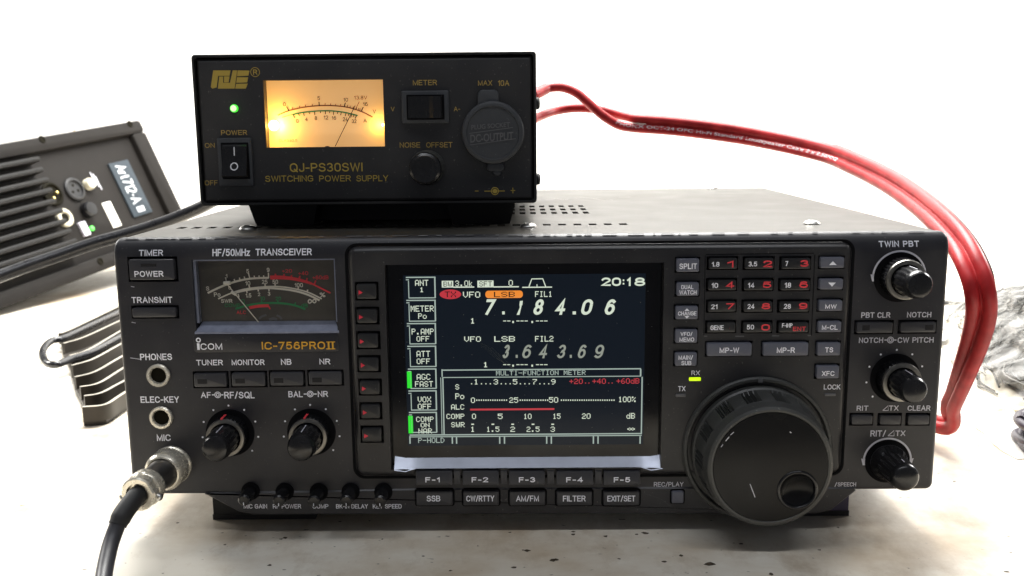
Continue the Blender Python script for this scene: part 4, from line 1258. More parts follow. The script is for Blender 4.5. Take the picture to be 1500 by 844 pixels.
# ---- cover and feet
CX0, CX1, CY0, CY1 = -167.5, 167.5, 4.6, 280.0
mb = MB().use('cover')
hol = []
for k in range(30):
    x = -158 + k * 6.85
    hol.append((x, x + 3.5, 38.6, 45.4))
for r_ in range(3):
    for k in range(17):
        x = -58 + k * 5.4 + (0 if r_ == 0 else 0)
        hol.append((x, x + 2.9, 95 + r_ * 20, 106 + r_ * 20))
xs = sorted({round(v, 3) for h in hol for v in h[:2]} | {CX0 + 1.5, CX1 - 1.5})
ys = sorted({round(v, 3) for h in hol for v in h[2:]} | {CY0, CY1 - 1})
ZC = ZT - 0.1
for j in range(len(ys) - 1):
    y0, y1 = ys[j], ys[j + 1]; ym = (y0 + y1) / 2
    row = sorted([h for h in hol if h[2] < ym < h[3]])
    cur = CX0 + 1.5
    for h in row:
        mb.quad((cur, y0, ZC), (h[0], y0, ZC), (h[0], y1, ZC), (cur, y1, ZC)); cur = h[1]
        for (a, b) in (((h[0], y0), (h[1], y0)), ((h[1], y0), (h[1], y1)), ((h[1], y1), (h[0], y1)), ((h[0], y1), (h[0], y0))):
            mb.quad((*a, ZC), (*b, ZC), (*b, ZC - 1.2), (*a, ZC - 1.2))
    mb.quad((cur, y0, ZC), (CX1 - 1.5, y0, ZC), (CX1 - 1.5, y1, ZC), (cur, y1, ZC))
for s, x in ((-1, CX0), (1, CX1)):
    mb.quad((x - s * 1.5, CY0, ZC), (x - s * 1.5, CY1 - 1, ZC), (x - s * .4, CY1 - 1, ZC - .5), (x - s * .4, CY0, ZC - .5))
    mb.quad((x - s * .4, CY0, ZC - .5), (x - s * .4, CY1 - 1, ZC - .5), (x, CY1 - 1, ZC - 1.6), (x, CY0, ZC - 1.6))
    mb.quad((x, CY0, ZC - 1.6), (x, CY1 - 1, ZC - 1.6), (x, CY1 - 1, 1), (x, CY0, 1))
mb.quad((CX0, CY1 - 1, 1), (CX1, CY1 - 1, 1), (CX1, CY1 - 1, ZC - 1.6), (CX0, CY1 - 1, ZC - 1.6))
mb.quad((CX0, CY0, 1), (CX1, CY0, 1), (CX1, CY1 - 1, 1), (CX0, CY1 - 1, 1))
mb.use('inside'); mb.box(CX0 + 6, CX1 - 6, 14, CY1 - 6, 4, ZC - 9)
# pencil-like scratches behind the vents
mb.use('knob_ring')
for pts in (((800, 293), (815, 291.5), (827, 293), (833, 292)), ((842, 290), (852, 289.2), (868, 291), (885, 294), (898, 293)), ((906, 289.6), (924, 289))):
    qs = [atz(x, y, ZC) for x, y in pts]
    for a, b in zip(qs, qs[1:]):
        n_ = Vector((-(b.y - a.y), b.x - a.x, 0)).normalized() * 0.45
        mb.quad((a + n_).to_tuple()[:2] + (ZC + .1,), (b + n_).to_tuple()[:2] + (ZC + .1,), (b - n_).to_tuple()[:2] + (ZC + .1,), (a - n_).to_tuple()[:2] + (ZC + .1,))
mb.build('top_cover', TR)
for x, y in ((-124, 33.0), (-0.2, 33.0), (124.7, 35), (130, 275)):
    mb = MB().use('steel')
    mb.lathe_axis([(3.6, -.2), (3.6, 0.5), (2.9, 1.3), (1.5, 1.8), (1.3, 1.5), (.2, 1.4)], (x, y, ZC), (0, 0, 1), 32)
    mb.build('cover_screw', TR)
for x0, x1, y0, y1, k in ((-141.6, -96, 15, 60, 'rubber'), (96, 140.6, 15, 60, 'violet_foot'), (-140, -110, 225, 260, 'rubber'), (110, 140, 225, 260, 'rubber')):
    mb = MB().use('rubber'); mb.box(x0, x1, y0, y1, TZ, TZ + 2.4)
    mb.use(k); mb.box(x0 + .3, x1 - .3, y0 + .3, y1 - .3, TZ + 2.4, 1.5)
    o = mb.build('foot', TR)
    if k == 'violet_foot': o['label'] = 'violet tinted front foot under the tuning dial'

# ================================================================== POWER SUPPLY
YP = 28.0
PS = thing('power_supply', 'black power supply box with glowing amber meter, standing on the radio', 'power supply', (-69, 120, ZC))
p = [aty(*c, YP) for c in ((279, 78), (789, 77), (783, 298), (294, 301))]
UX0, UX1 = (p[0].x + p[3].x) / 2, (p[1].x + p[2].x) / 2
UZ0, UZ1 = (p[2].z + p[3].z) / 2, (p[0].z + p[1].z) / 2
UD = 228.0
mb = MB().use('psu_cover')
def cov(ins, y):
    x0, x1, z0, z1 = UX0 + ins, UX1 - ins, UZ0 + ins, UZ1 - ins
    r = 1.6; out = []
    for cx_, cz_, a0 in ((x1 - r, z1 - r, 0), (x0 + r, z1 - r, 90), (x0 + r, z0 + r, 180), (x1 - r, z0 + r, 270)):
        for k in range(5):
            a = math.radians(a0 + 22.5 * k); out.append((cx_ + r * math.cos(a), y, cz_ + r * math.sin(a)))
    return out
mb.loops([cov(0.0, UD), cov(0.0, YP + .3), cov(0.3, YP), cov(1.1, YP), cov(1.3, YP + 3)], True, False)
mb.build('case', PS)
mb = MB().use('psu')
WN = rect(387.5, 116.8, 562, 215.6, YP)
def q4(*b): return rect(*b, YP)
RK = q4(320.5, 204, 367, 271.5); RM = q4(590, 134.5, 655.5, 179)
def yps(x, z, d):
    y = YP + .5
    if d < 1.6: y += 1.6 * ((1.6 - d) / 1.6) ** 1.7
    return y
plate(mb, UX0 + 1.5, UX1 - 1.5, UZ0 + 1.2, UZ1 - 1.6, yps, [(*WN, YP + 12, False)], r=0.8, back=YP + 8, breaks=(.4, .8, 1.2, 1.6))
YT = YP + .5
g = 'ink_gold_dim'
mb.use(g); T = lambda s, *b, bold=0.0: mb.text(s, *b, y=YT, bold=bold)
T('POWER', 324, 190.8, 362, 198); T('ON', 300.2, 209.6, 314.6, 216.6); T('OFF', 300, 264.3, 319, 271.6)
T('METER', 604.8, 117.2, 640, 125); T('V', 572.6, 156.6, 578, 163.2); T('A-', 664.8, 156.4, 674, 163)
T('NOISE', 585.6, 208.6, 615.6, 216.4); T('OFFSET', 624.4, 208.4, 662.8, 216.2); T('MAX', 700.2, 117.8, 721, 125.6); T('10A', 729.4, 117.6, 746, 126)
mb.use('ink_gold'); T('QJ-PS30SWI', 424.6, 238.8, 531.2, 251.6, bold=0.005); T('SWITCHING', 388.6, 257.2, 459, 266.2); T('POWER', 467.6, 257, 514, 265.9); T('SUPPLY', 522, 256.8, 568.6, 265.7)
# polarity marks
mb.bar(695.6, 279.4, 701, 280.4, YT); mb.bar(709.6, 279.4, 739.4, 280.5, YT); mb.bar(748, 278.6, 754.6, 279.6, YT); mb.bar(750.8, 275, 751.8, 283.2, YT)
q = aty(725, 280, YT); mb.disc(q.x, q.z, 1.0, YT - .14); mb.ring(q.x, q.z, 1.35, 1.7, YT - .14)
# emblem: gold blocks with dark channels
def em(x, y): return (260 + x / 9.375, 60 + y / 9.375)
mb.use('ink_gold')
def blk(*pts): mb.poly([em(*p_) for p_ in pts], YT, 0.12)
blk((492, 405), (730, 405), (716, 480), (560, 480), (540, 640), (480, 655), (458, 635))
blk((575, 490), (628, 490), (628, 575), (722, 575), (760, 405), (822, 405), (785, 655), (555, 655))
blk((640, 488), (716, 488), (704, 570), (640, 570))
blk((828, 405), (990, 408), (975, 478), (818, 486)); blk((818, 500), (972, 500), (958, 570), (808, 576)); blk((806, 590), (966, 586), (940, 655), (794, 655))
mb.use('ink_gold'); q = aty(373.8, 105.8, YT); mb.ring(q.x, q.z, 1.75, 2.0, YT - .12, n=36)
mb.text('R', 370.8, 102, 377, 109.6, y=YT, bold=0.02)
mb.build('front_plate', PS)
# meter
YD = YP + 5.5
mb = MB().use('meter_lit')
mb.quad((WN[0], YD, WN[2]), (WN[1], YD, WN[2]), (WN[1], YD, WN[3]), (WN[0], YD, WN[3]))
mb.use('meter_lit')
def zm(x, y): return (370 + x / 6.49, 100 + y / 6.49)
def S2(pts, wd): mb.stroke([(a.x, a.y) for a in spline([Vector((*zm(*p_), 0)) for p_ in pts], 6)], wd, YD)
def tk(x0, y0, x1, y1, wd): mb.stroke([zm(x0, y0), zm(x1, y1)], wd, YD)
def arcpt(x, k):   # the two printed arcs
    pts = ((240, 447), (345, 405), (500, 370), (690, 355), (880, 368), (1030, 410), (1140, 464)) if k == 0 else ((280, 468), (385, 440), (500, 418), (690, 405), (850, 416), (1000, 450), (1060, 470))
    for (xa, ya), (xb, yb) in zip(pts, pts[1:]):
        if xa <= x <= xb: return ya + (yb - ya) * (x - xa) / (xb - xa)
    return pts[-1][1]
mb.use('ink_rust'); S2([(240, 447), (345, 405), (500, 370), (690, 355), (880, 368), (1030, 410), (1140, 464)], 0.5)
for i, x in enumerate((385, 450, 505, 570, 690, 742, 790, 835, 900, 925, 955, 985, 1005, 1018)): tk(x, arcpt(x, 0), x + (x - 690) * 0.02, arcpt(x, 0) - 24, 0.3)
mb.use('ink_green'); S2([(385, 440), (500, 418), (690, 405), (850, 416), (1000, 450)], 0.55)
mb.use('ink_black'); S2([(280, 468), (385, 438)], 0.2)
for x in (345, 635, 872, 1032): tk(x, arcpt(x, 0), x + (x - 690) * 0.06, arcpt(x, 0) - 40, 0.42)
for x in (385, 435, 482, 535, 588, 645, 693, 735, 772, 812, 845, 890, 920, 945, 968, 990): tk(x, arcpt(x, 1), x - (x - 690) * 0.05, arcpt(x, 1) + (32 if x in (385, 482, 588, 693, 772, 845, 890, 990, 945) else 20), 0.36)
def t2(s, x0, y0, x1, y1): mb.text(s, *zm(x0, y0), *zm(x1, y1), y=YD, bold=0.0)
for s, b in (('0', (290, 325, 316, 362)), ('5', (616, 266, 642, 304)), ('10', (864, 282, 908, 318)), ('16', (1050, 324, 1096, 360)), ('V', (1144, 393, 1172, 430)),
             ('0', (412, 484, 436, 520)), ('4', (500, 466, 524, 504)), ('8', (590, 456, 614, 494)), ('12', (676, 450, 720, 488)), ('16', (752, 456, 796, 490)), ('24', (858, 466, 904, 504)), ('32', (942, 486, 988, 522)), ('A', (1054, 482, 1086, 516))): t2(s, *b)
mb.use('ink_rust'); t2('13.8V', 966, 262, 1090, 298); tk(1015, 318, 975, 400, 0.25)
mb.text('CLASS2.5', *zm(250, 676), *zm(425, 698), y=YD, bold=-0.01)
dl = mb.build('meter_dial', PS)
mb = MB().use('ink_black')
a, b = aty(*zm(786, 742), YD - 1.2), aty(*zm(975, 355), YD - 1.2)
mb.tube([(a.x, YD - 1.2, a.z), (b.x, YD - 1.2, b.z)], 0.16, 8)
q = aty(*zm(710, 742), YD - .8); mb.lathe([(1.6, YD - .1), (1.6, YD - 1.6), (1.0, YD - 2.0)], q.x, WN[2] - 1.2, 24)
mb.build('needle', dl)
for x, y, r_ in ((401, 184, 2.3), (560.8, 183, 0.6)):
    q = aty(x, y, YD - 1.9)
    mb = MB().use('bulb'); bx_ = min(max(q.x, WN[0] + 1.2), WN[1] - .3)
    mb.lathe([(0.1, YD - .3), (r_ * .8, YD - .9), (r_, YD - 1.8), (r_ * .8, YD - 2.7), (.1, YD - 3.3)], bx_, q.z, 24)
    mb.build('bulb', dl)
    ld = bpy.data.lights.new('meter_lamp', 'POINT'); ld.energy = 0.048 if r_ > 1.2 else 0.004; ld.color = (1.0, 0.56, 0.08); ld.shadow_soft_size = 0.0018
    lo = bpy.data.objects.new('meter_lamp', ld); lo.location = Vector((bx_ + (1.2 if r_ > 1.2 else -1.6), YD - 2.6, q.z)) * MM; COL.objects.link(lo)
mb = MB().use('pane'); mb.quad((WN[0], YP + 1.4, WN[2]), (WN[1], YP + 1.4, WN[2]), (WN[1], YP + 1.4, WN[3]), (WN[0], YP + 1.4, WN[3]))
mb.build('meter_pane', PS)
# indicator
q = aty(342, 158.8, YP - 1)
mb = MB().use('led_green'); mb.lathe([(1.7, YP + .6), (1.7, YP - .4), (1.3, YP - 1.0)], q.x, q.z, 24, cap1=False)
mb.use('led_core'); mb.lathe([(1.3, YP - 1.0), (.8, YP - 1.4), (.1, YP - 1.55)], q.x, q.z, 24, cap0=False)
o = mb.build('indicator_lamp', PS)
# switches
def switch(outer, inner, name, horiz, prn):
    mb = MB().use('socket'); R_ = rect(*outer, YP - 1.2); I_ = rect(*inner, YP - 3)
    mb.rbox(*R_, YP + .7, YP - 1.0, 0.7, 0.7)
    mb.use('well'); mb.rbox(*grow(I_, .7), YP, YP - 1.06, 0.3, 0.05)
    b_ = mb.build('switch_bezel', PS)
    mb = MB().use('knob'); x0, x1, z0, z1 = I_
    P = []
    if not horiz:   # upper half pressed in, lower end stands out
        for t, y in ((0, YP - .2), (0.02, YP - 4.2), (0.06, YP - 4.7), (.5, YP - 2.6), (.94, YP - 1.9), (1, YP - .9), (1, YP - .1)):
            P.append((y, z0 + (z1 - z0) * t))
        mb.loops([[(x0, y, z) for y, z in P], [(x1, y, z) for y, z in P]])
    else:
        for t, y in ((0, YP - .2), (0, YP - 2.0), (.1, YP - 2.2), (.62, YP - 3.0), (.74, YP - 4.4), (.96, YP - 4.0), (1, YP - 3.2), (1, YP - .2)):
            P.append((y, x0 + (x1 - x0) * t))
        mb.loops([[(x, y, z0) for y, x in P], [(x, y, z1) for y, x in P]])
    if prn:
        mb.use('ink_white')
        xm = (x0 + x1) / 2
        def yy_(t): return YP - 2.6 + (t - .5) / .44 * .7 if t > .5 else YP - 4.7 + (t - .06) / .44 * 2.1
        mb.add([(xm - .22, yy_(.72) - .1, z0 + .66 * (z1 - z0)), (xm + .22, yy_(.72) - .1, z0 + .66 * (z1 - z0)), (xm + .22, yy_(.95) - .15, z0 + .92 * (z1 - z0)), (xm - .22, yy_(.95) - .15, z0 + .92 * (z1 - z0))], [(0, 1, 2, 3)])
        L = []
        for i in range(29):
            a = i / 28 * 2 * PI; row = []
            for rr in (1.25, 1.7):
                t = .34 + rr * math.sin(a) / (z1 - z0); row.append((xm + rr * math.cos(a), yy_(t) - .12, z0 + t * (z1 - z0)))
            L.append(row)
        mb.loops(L, False, False, closed=False)
    mb.build('rocker', b_)
switch((318.6, 202, 369.4, 273.4), (325, 211.5, 361, 260.5), 'power', False, True)
switch((587.8, 132.6, 657.8, 181), (597.2, 141, 648, 173), 'meter', True, False)
# noise offset knob
q = aty(626, 246, YP)
mb = MB().use('knob_matt'); mb.lathe([(7.6, YP + .6), (7.6, YP - 1.0), (7.2, YP - 5), (6.9, YP - 9)], q.x, q.z, 144, knurl(24, 0.04, YP - 8.9, YP - 1.2), cap1=False)
mb.use('knob'); mb.lathe([(6.9, YP - 9), (6.5, YP - 10.4), (5.6, YP - 11), (5.2, YP - 10.8), (.3, YP - 10.8)], q.x, q.z, 60, cap0=False)
mb.build('control_knob', PS)
# rubber socket cover
q = aty(722, 194.5, YP - 3); cx, cz = q.x, q.z
mb = MB().use('socket')
mb.lathe([(13.2, YP + .6), (13.3, YP - 2.2), (12.9, YP - 3.2), (12.2, YP - 3.6), (11.2, YP - 3.6), (10.9, YP - 3.1), (.3, YP - 3.2)], cx, cz, 72)
R_ = rect(699.5, 131.5, 731, 160, YP - 1.5); mb.rbox(*R_, YP + .6, YP - 2.2, 2.2, .8)
R_ = rect(713, 238, 739, 250, YP - 1.5); mb.rbox(R_[0], R_[1], R_[2] - .5, R_[3], YP + .6, YP - 2.0, 1.6, .8)
R_ = rect(722, 247, 735, 258, YP - 1.5); mb.rbox(*R_, YP + .6, YP - 1.6, 1.5, .8)
def emb(s, x0, y0, x1, y1):
    X0, X1, Z0, Z1 = rect(x0, y0, x1, y1, YP - 3.2); vs, fs = text_mesh(s, 0.02)
    mb.use('led_off')
    mb.add([(X0 + a * (X1 - X0), YP - 3.55, Z0 + b * (Z1 - Z0) + a * 1.1) for a, b in vs], fs)
emb('PLUG SOCKET', 690.5, 183, 747, 190); emb('DC-OUTPUT', 689, 197, 752, 209)
for (xa, ya, xb, yb) in ((687.5, 195.5, 751.5, 186.8), (687.5, 212.5, 755.5, 203.2)): mb.stroke([(xa, ya), (xb, yb)], .3, YP - 3.2, .3)
mb.build('socket_cover', PS)
# case screws on both sides, feet
for s, x in ((-1, UX0), (1, UX1)):
    for (py, y) in ((151, YP + 8), (264, YP + 8), (151, YP + 190), (264, YP + 190)):
        z = aty(790, py, YP).z
        mb = MB().use('steel' if False else 'rubber')
        mb.lathe_axis([(2.6, -.2), (2.6, .8), (2.0, 1.6), (.2, 1.8)], (x, y, z), (s, 0, 0), 24)
        mb.build('case_screw', PS)
for x0, x1 in ((UX0 + 18, UX0 + 44), (UX1 - 38, UX1 - 12)):
    for y0 in (48.5, 190):
        mb = MB().use('rubber')
        mb.loops([[(a, b, UZ0 + .2) for a, b in ((x0 - 3, y0 - 2), (x1 + 3, y0 - 2), (x1 + 3, y0 + 24), (x0 - 3, y0 + 24))], [(a, b, ZC + .05) for a, b in ((x0, y0), (x1, y0), (x1, y0 + 22), (x0, y0 + 22))]])
        mb.build('foot', PS)
mb = MB().use('rubber'); mb.box(UX0 + 24, UX1 - 16, 60, 215, ZC + 1.2, UZ0 + .3)
mb.build('underside_block', PS)  # black block filling the gap between the feet

# ================================================================== RED TWIN CABLE
D = [(930, 181, 300), (1000, 186.5, 297), (1100, 200, 282), (1200, 221, 245), (1250, 240, 210), (1300, 265, 165), (1340, 292, 124), (1375, 322, 86), (1405, 356, 58), (1424, 390, 42), (1435, 425, 36), (1437, 460, 38), (1428, 500, 46), (1412, 545, 58), (1394, 592, 78), (1380, 622, 98)]
ctr = [aty(*d) for d in D]
ctr += [Vector((204, 150, -6)), Vector((186, 205, 2)), Vector((182, 275, 25)), Vector((150, 300, 35))]
cs = spline(ctr, 8)
sep = []
for i, p_ in enumerate(cs):
    t = (cs[min(i + 1, len(cs) - 1)] - cs[max(0, i - 1)]).normalized()
    v = (p_ - CAM_LOC).normalized(); e_ = t.cross(v).normalized()
    tw = math.radians(62) * min(1, max(0, (i - 84) / 26)) ; e_ = e_ * math.cos(tw) + t.cross(e_) * math.sin(tw); sep.append(e_)
RC = 3.3
sA = [p_ + s_ * RC for p_, s_ in zip(cs, sep)]
if sA[20].z > cs[20].z: sep = [-s_ for s_ in sep]; sA = [p_ + s_ * RC for p_, s_ in zip(cs, sep)]
sB = [p_ - s_ * RC for p_, s_ in zip(cs, sep)]
LA = spline([Vector((-28, 227, 158)), Vector((-22, 246, 158)), aty(768, 150, 266), aty(786, 137, 285), aty(800, 130, 298), aty(822, 128, 300), aty(844, 136, 300), aty(862, 151, 298), aty(885, 171, 296), aty(908, 184, 297), sA[0]], 6)
LB = spline([Vector((-28, 227, 142)), Vector((-22, 248, 143)), aty(768, 182, 268), aty(790, 171, 290), aty(812, 163, 306), aty(840, 158.5, 312), aty(872, 160, 312), aty(905, 168, 308), sB[0]], 6)
CB = thing('speaker_wire', 'red two core wire arching from the power supply down past the radio right side', 'cable', (100, 200, 100))
mbA = MB().use('red'); pathA = LA[:-1] + sA; mbA.tube(pathA, RC, 16)
# white lettering along the lower core
s_txt = 'PHONIX OCT-24 OFC Hi-Fi Standard Loudspeaker Cable 2 x 2.50MM2'
vs, fs = text_mesh(s_txt, 0.0)
i0 = len(LA) - 9; seg = pathA[i0:i0 + 8 + 24 + 6]
cum = [0]
for a, b in zip(seg, seg[1:]): cum.append(cum[-1] + (b - a).length)
def along(s_):
    s_ = min(max(s_, 0), cum[-1] - 1e-4)
    for k in range(len(seg) - 1):
        if cum[k + 1] >= s_:
            f_ = (s_ - cum[k]) / (cum[k + 1] - cum[k]); return seg[k].lerp(seg[k + 1], f_), (seg[k + 1] - seg[k]).normalized()
    return seg[-1], (seg[-1] - seg[-2]).normalized()
out = []
for a, b in vs:
    p_, t = along(a * cum[-1]); v = (CAM_LOC - p_).normalized()
    up = v.cross(t).normalized()
    if up.z < 0: up = -up
    fw = t.cross(up); fw = fw if fw.dot(v) > 0 else -fw
    an = (b - .5) * 0.95 + 0.35
    out.append(p_ + (up * math.sin(an) + fw * math.cos(an)) * (RC + .08))
mbA.use('ink_white'); mbA.add(out, fs)
mbA.build('red_core', CB)
mbB = MB().use('red'); pathB = LB[:-1] + sB; mbB.tube(pathB, RC, 16); mbB.tube(cs[2:], 1.7, 8); mbB.build('red_core', CB)
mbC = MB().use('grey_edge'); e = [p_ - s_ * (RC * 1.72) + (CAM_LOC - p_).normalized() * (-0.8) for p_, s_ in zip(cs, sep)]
mbC.tube([LB[-12] + Vector((0, 3, 1.0)), LB[-6] + Vector((0, 2, 2.2))] + e[1:86], lambda t: 1.5 * min(1, (1 - t) * 8 + .12), 10); o = mbC.build('dark_edge_tube', CB)  # thin dark tube along the upper core
mb = MB().use('red'); mb.tube([aty(780, 140, 278), aty(788, 136, 285), aty(793, 133.4, 292), aty(799, 130.5, 297)], 4.1, 16); mb.build('crimp_sleeve', CB)

# ================================================================== MICROPHONE CABLE
MC = thing('microphone_cable', 'charcoal cable with chrome plug screwed into the radio microphone socket', 'cable', (MX, -20, MZ))
ax = Vector((-0.07, -1, -0.02)); o0 = Vector((MX, -0.5, MZ))
def kn(n, amp, t0, t1): return lambda a, t: 1 - amp * (0.5 + .5 * math.sin(a * n)) if t0 <= t <= t1 else 1
mb = MB().use('chrome'); mb.lathe_axis([(7.9, 0.6), (8.3, 1.2), (8.3, 7.4), (7.9, 8.2), (7.2, 9.2), (6.6, 9.4), (6.0, 8.6)], o0, ax, 144, kn(48, .03, 1.2, 7.4), cap1=False)
mb.build('coupling_nut', MC)
mb = MB().use('gunmetal'); mb.lathe_axis([(6.2, 7), (6.2, 9.5), (5.9, 10.2), (5.8, 22.5), (5.4, 23)], o0, ax, 48); mb.build('plug_barrel', MC)
mb = MB().use('chrome'); mb.lathe_axis([(6.6, 21.4), (7.3, 22), (7.3, 25.5), (7.0, 26.2), (6.8, 26.4), (6.9, 30.4), (6.3, 31), (4.6, 31), (4.4, 29)], o0, ax, 48, lambda a, t: 1 - (0.07 if t > 26.3 and math.cos(a * 2 + .7) > .86 else 0))
cl = mb.build('cable_clamp', MC)
for s in (-1, 1):
    c_ = o0 + ax * 28 + Vector((6.9 * s, 0, -2.0))
    mb = MB().use('steel'); mb.lathe_axis([(1.5, -.8), (1.5, .9), (1.1, 1.4), (.1, 1.5)], c_, (s, -.2, -.3), 20); mb.build('clamp_screw', cl)
st = o0 + ax * 29
pts = [st, st + ax * 4 + Vector((-.3, 0, -.8)), aty(178, 757, -40), aty(164, 791, -46), aty(156, 822, -54), aty(151, 852, -63), aty(147, 890, -76), Vector((-134, -104, TZ + 5)), Vector((-128, -138, TZ + 3.2)), Vector((-122, -153.5, TZ - 1)), Vector((-120, -156, TZ - 14)), Vector((-119, -156, TZ - 60))]
cp = spline(pts, 8)
mb = MB().use('cord_soft'); mb.tube(cp, 3.0, 18); mb.build('cord', MC)
mb = MB().use('rubber'); mb.tube(cp[3:20], lambda t: 3.75 if t < .93 else 3.4, 18); mb.build('strain_relief', MC)

# ================================================================== BLACK MAINS CORD ON THE LEFT
pts = [Vector((-95, 227, 150)), Vector((-98, 245, 150)), aty(372, 268, 262), aty(330, 285, 268), aty(290, 306, 270), aty(240, 326, 268), aty(190, 342, 264), aty(140, 356, 258), aty(90, 373, 250), aty(40, 390, 240), aty(-10, 409, 228), aty(-70, 436, 214), aty(-140, 480, 200), Vector((-430, 180, TZ + 4.6)), Vector((-520, 130, TZ + 4.6)), Vector((-760, 60, TZ + 4.6)), Vector((-1060, 90, TZ + 4.6))]
mb = MB().use('cord'); mb.origin = Vector((-300, 240, 60)); mb.tube(spline(pts, 8), 4.3, 18)
tag(mb.build('mains_cord'), 'thick glossy black cord crossing in front of the loudspeaker plate to the power supply', 'cable')

# ================================================================== LOUDSPEAKER (rear amplifier plate towards the camera)
c2w = lambda v: CAM_LOC + CM @ Vector(v)
d1 = Vector((0.304, 0.30, -1)).normalized()
P0 = Vector((-492, -20.5, -900)) * 0.985
BRc = P0 + d1 * 302
TRc_s = 1153 * 0.985
TRc = Vector((-.405, .177, -1)) * TRc_s
d2 = (TRc - BRc); d2 = (d2 - d1 * d2.dot(d1)); HV = d2.length; d2.normalize()
nn = d1.cross(d2).normalized()
if nn.z < 0: nn = -nn
OW = c2w(BRc); U = (CM @ d1); V = (CM @ d2); N = (CM @ nn)      # u<0 to the left and nearer, v up the plate, N out
LS = thing('loudspeaker', 'dark powered loudspeaker lying on its side, ribbed amplifier plate facing the camera', 'loudspeaker', (-500, 640, TZ))
def uv(px_, py_):
    d = ray(px_, py_); t = (OW - CAM_LOC).dot(N) / d.dot(N); p_ = CAM_LOC + d * t - OW
    return p_.dot(U), p_.dot(V)
def loc(u, v, w_): return OW + U * u + V * v + N * w_
def remap(mb):   # mesh drawn with x=u, z=v, y=-w, carried onto the plate
    mb.v = [tuple(loc(x, z, -y)) for x, y, z in mb.v]
    return mb
UL = -430.0
mb = MB().use('alu_dark')
mb.rbox(UL, 0, 0, HV, 4, 0, 9, 1.0)
remap(mb).build('amplifier_plate', LS)
mb = MB().use('alu_dark')
for x0, x1, z0, z1 in ((UL, 0, 0, 15), (UL, 0, HV - 15, HV), (-24, 0, 15, HV - 15)): mb.rbox(x0, x1, z0, z1, 0.2, -7, 4, 2.0)
remap(mb).build('rim', LS)
mb = MB().use('alu_rib'); mb.loops([[(UL, 3, 4), (-6, 3, 4), (-6, 3, HV - 4), (UL, 3, HV - 4)], [(UL + 20, 110, 30), (-30, 110, 30), (-30, 110, HV - 4), (UL + 20, 110, HV - 4)]])
remap(mb).build('cabinet', LS)
for k in range(10):
    v = 24 + k * 11.4
    e = (52, 54, 60, 62, 66, 80, 92, 100, 112, 118)[9 - k] if True else 60
    pe = {0: (106, 374), 1: (101, 362), 2: (92, 345), 3: (85, 331), 4: (78, 313), 5: (67, 297), 6: (62, 283), 7: (57, 268), 8: (50, 255), 9: (47, 243)}[k]
    ue, _ = uv(*pe)
    mb = MB().use('alu_rib'); mb.rbox(UL + 10, ue, v, v + 5.4, 0.5, -15, 2.0, 1.6)
    remap(mb).build('cooling_rib', LS)
def lath(px_, py_, prof, keyname, name, n=28):
    u, v = uv(px_, py_); mb = MB().use(keyname); mb.lathe(prof, u, v, n); return remap(mb).build(name, LS), u, v
o, u, v = lath(108, 278, [(13, .3), (13, -2.5), (11.5, -3.5), (9.8, -3.5), (9.4, -1.5), (.3, -1.5)], 'rubber', 'xlr_socket')
mb = MB().use('bore')
for a in (90, 210, 330): mb.lathe([(1.6, -1.4), (1.6, -1.75)], u + 4.6 * math.cos(math.radians(a)), v + 4.6 * math.sin(math.radians(a)), 12)
remap(mb).build('contact_holes', o)
o, u, v = lath(76, 285, [(13, .3), (13, -2), (11.5, -2.8), (10, -2.6), (9.6, -1.0), (.3, -1.0)], 'bore', 'xlr_socket')
mb = MB().use('brass')
for a, b in ((-4.5, 5), (-4, -5), (3.5, 0)): mb.lathe([(1.5, -.8), (1.5, -5), (.3, -5.6)], u + a, v + b, 12)
remap(mb).build('contact_pins', o)
o, u, v = lath(93, 320, [(10.2, .3), (10.2, -3), (9, -4.2), (6.2, -4.2), (5.2, -2.5), (.3, -2.5)], 'cream_plastic', 'jack_socket')
mb = MB().use('bore'); mb.lathe([(5.1, -2.6), (5.0, -2.7)], u, v, 20); remap(mb).build('jack_bore', o)
lath(128, 271, [(6.5, .3), (6.5, -5), (5.5, -7), (.3, -7.2)], 'cream_plastic', 'level_knob')
o, u, v = lath(126, 309, [(8.5, .3), (8.5, -7), (7.2, -9), (.3, -9.2)], 'knob', 'level_knob')
lath(134, 335, [(3, .3), (3, -1.5), (2, -2.5), (.3, -2.8)], 'led_green', 'indicator_lamp')
for p_ in ((55, 208), (184, 185), (140, 386)): 
    u, v = uv(*p_); mb = MB().use('bore'); mb.lathe([(4.2, -6.4), (4.2, -7.4), (3.6, -7.8), (2.8, -7.8), (2.4, -7.2), (.3, -7.2)], u, v, 24); remap(mb).build('plate_screw', LS)
u, v = uv(122, 336); mb = MB().use('violet_key'); mb.rbox(u - 5, u + 5, v - 8, v + 8, .3, -3, 1, .8); remap(mb).build('rocker_switch', LS)
u, v = uv(163.5, 314.5); mb = MB().use('white_sticker'); mb.rbox(u - 7, u + 7, v - 15, v + 15, .2, -.6, .8, .2); remap(mb).build('sticker', LS)
qa = [uv(*p_) for p_ in ((157, 241.6), (185, 234), (222, 312.5), (194, 318.6))]
u0 = (qa[0][0] + qa[3][0]) / 2; u1 = (qa[1][0] + qa[2][0]) / 2; v0 = (qa[2][1] + qa[3][1]) / 2; v1 = (qa[0][1] + qa[1][1]) / 2
mb = MB().use('plaque'); mb.rbox(u0, u1, v0, v1, .3, -2.5, 1, .6)
mb.use('badge_ink'); lines, wd_ = stroke_text('Art712-A', 0.2)
for n_, l in enumerate(lines):
    q = [(u0 + (u1 - u0) * (.24 + .46 * b), v1 - (v1 - v0) * (.07 + .70 * a / wd_)) for a, b in l]
    mb.loops([[(a[0], -2.62 - .01 * n_ - .002 * k, a[1]) for a in pr_] for k, pr_ in enumerate(ribbon(q, 2.3))], False, False, closed=False)
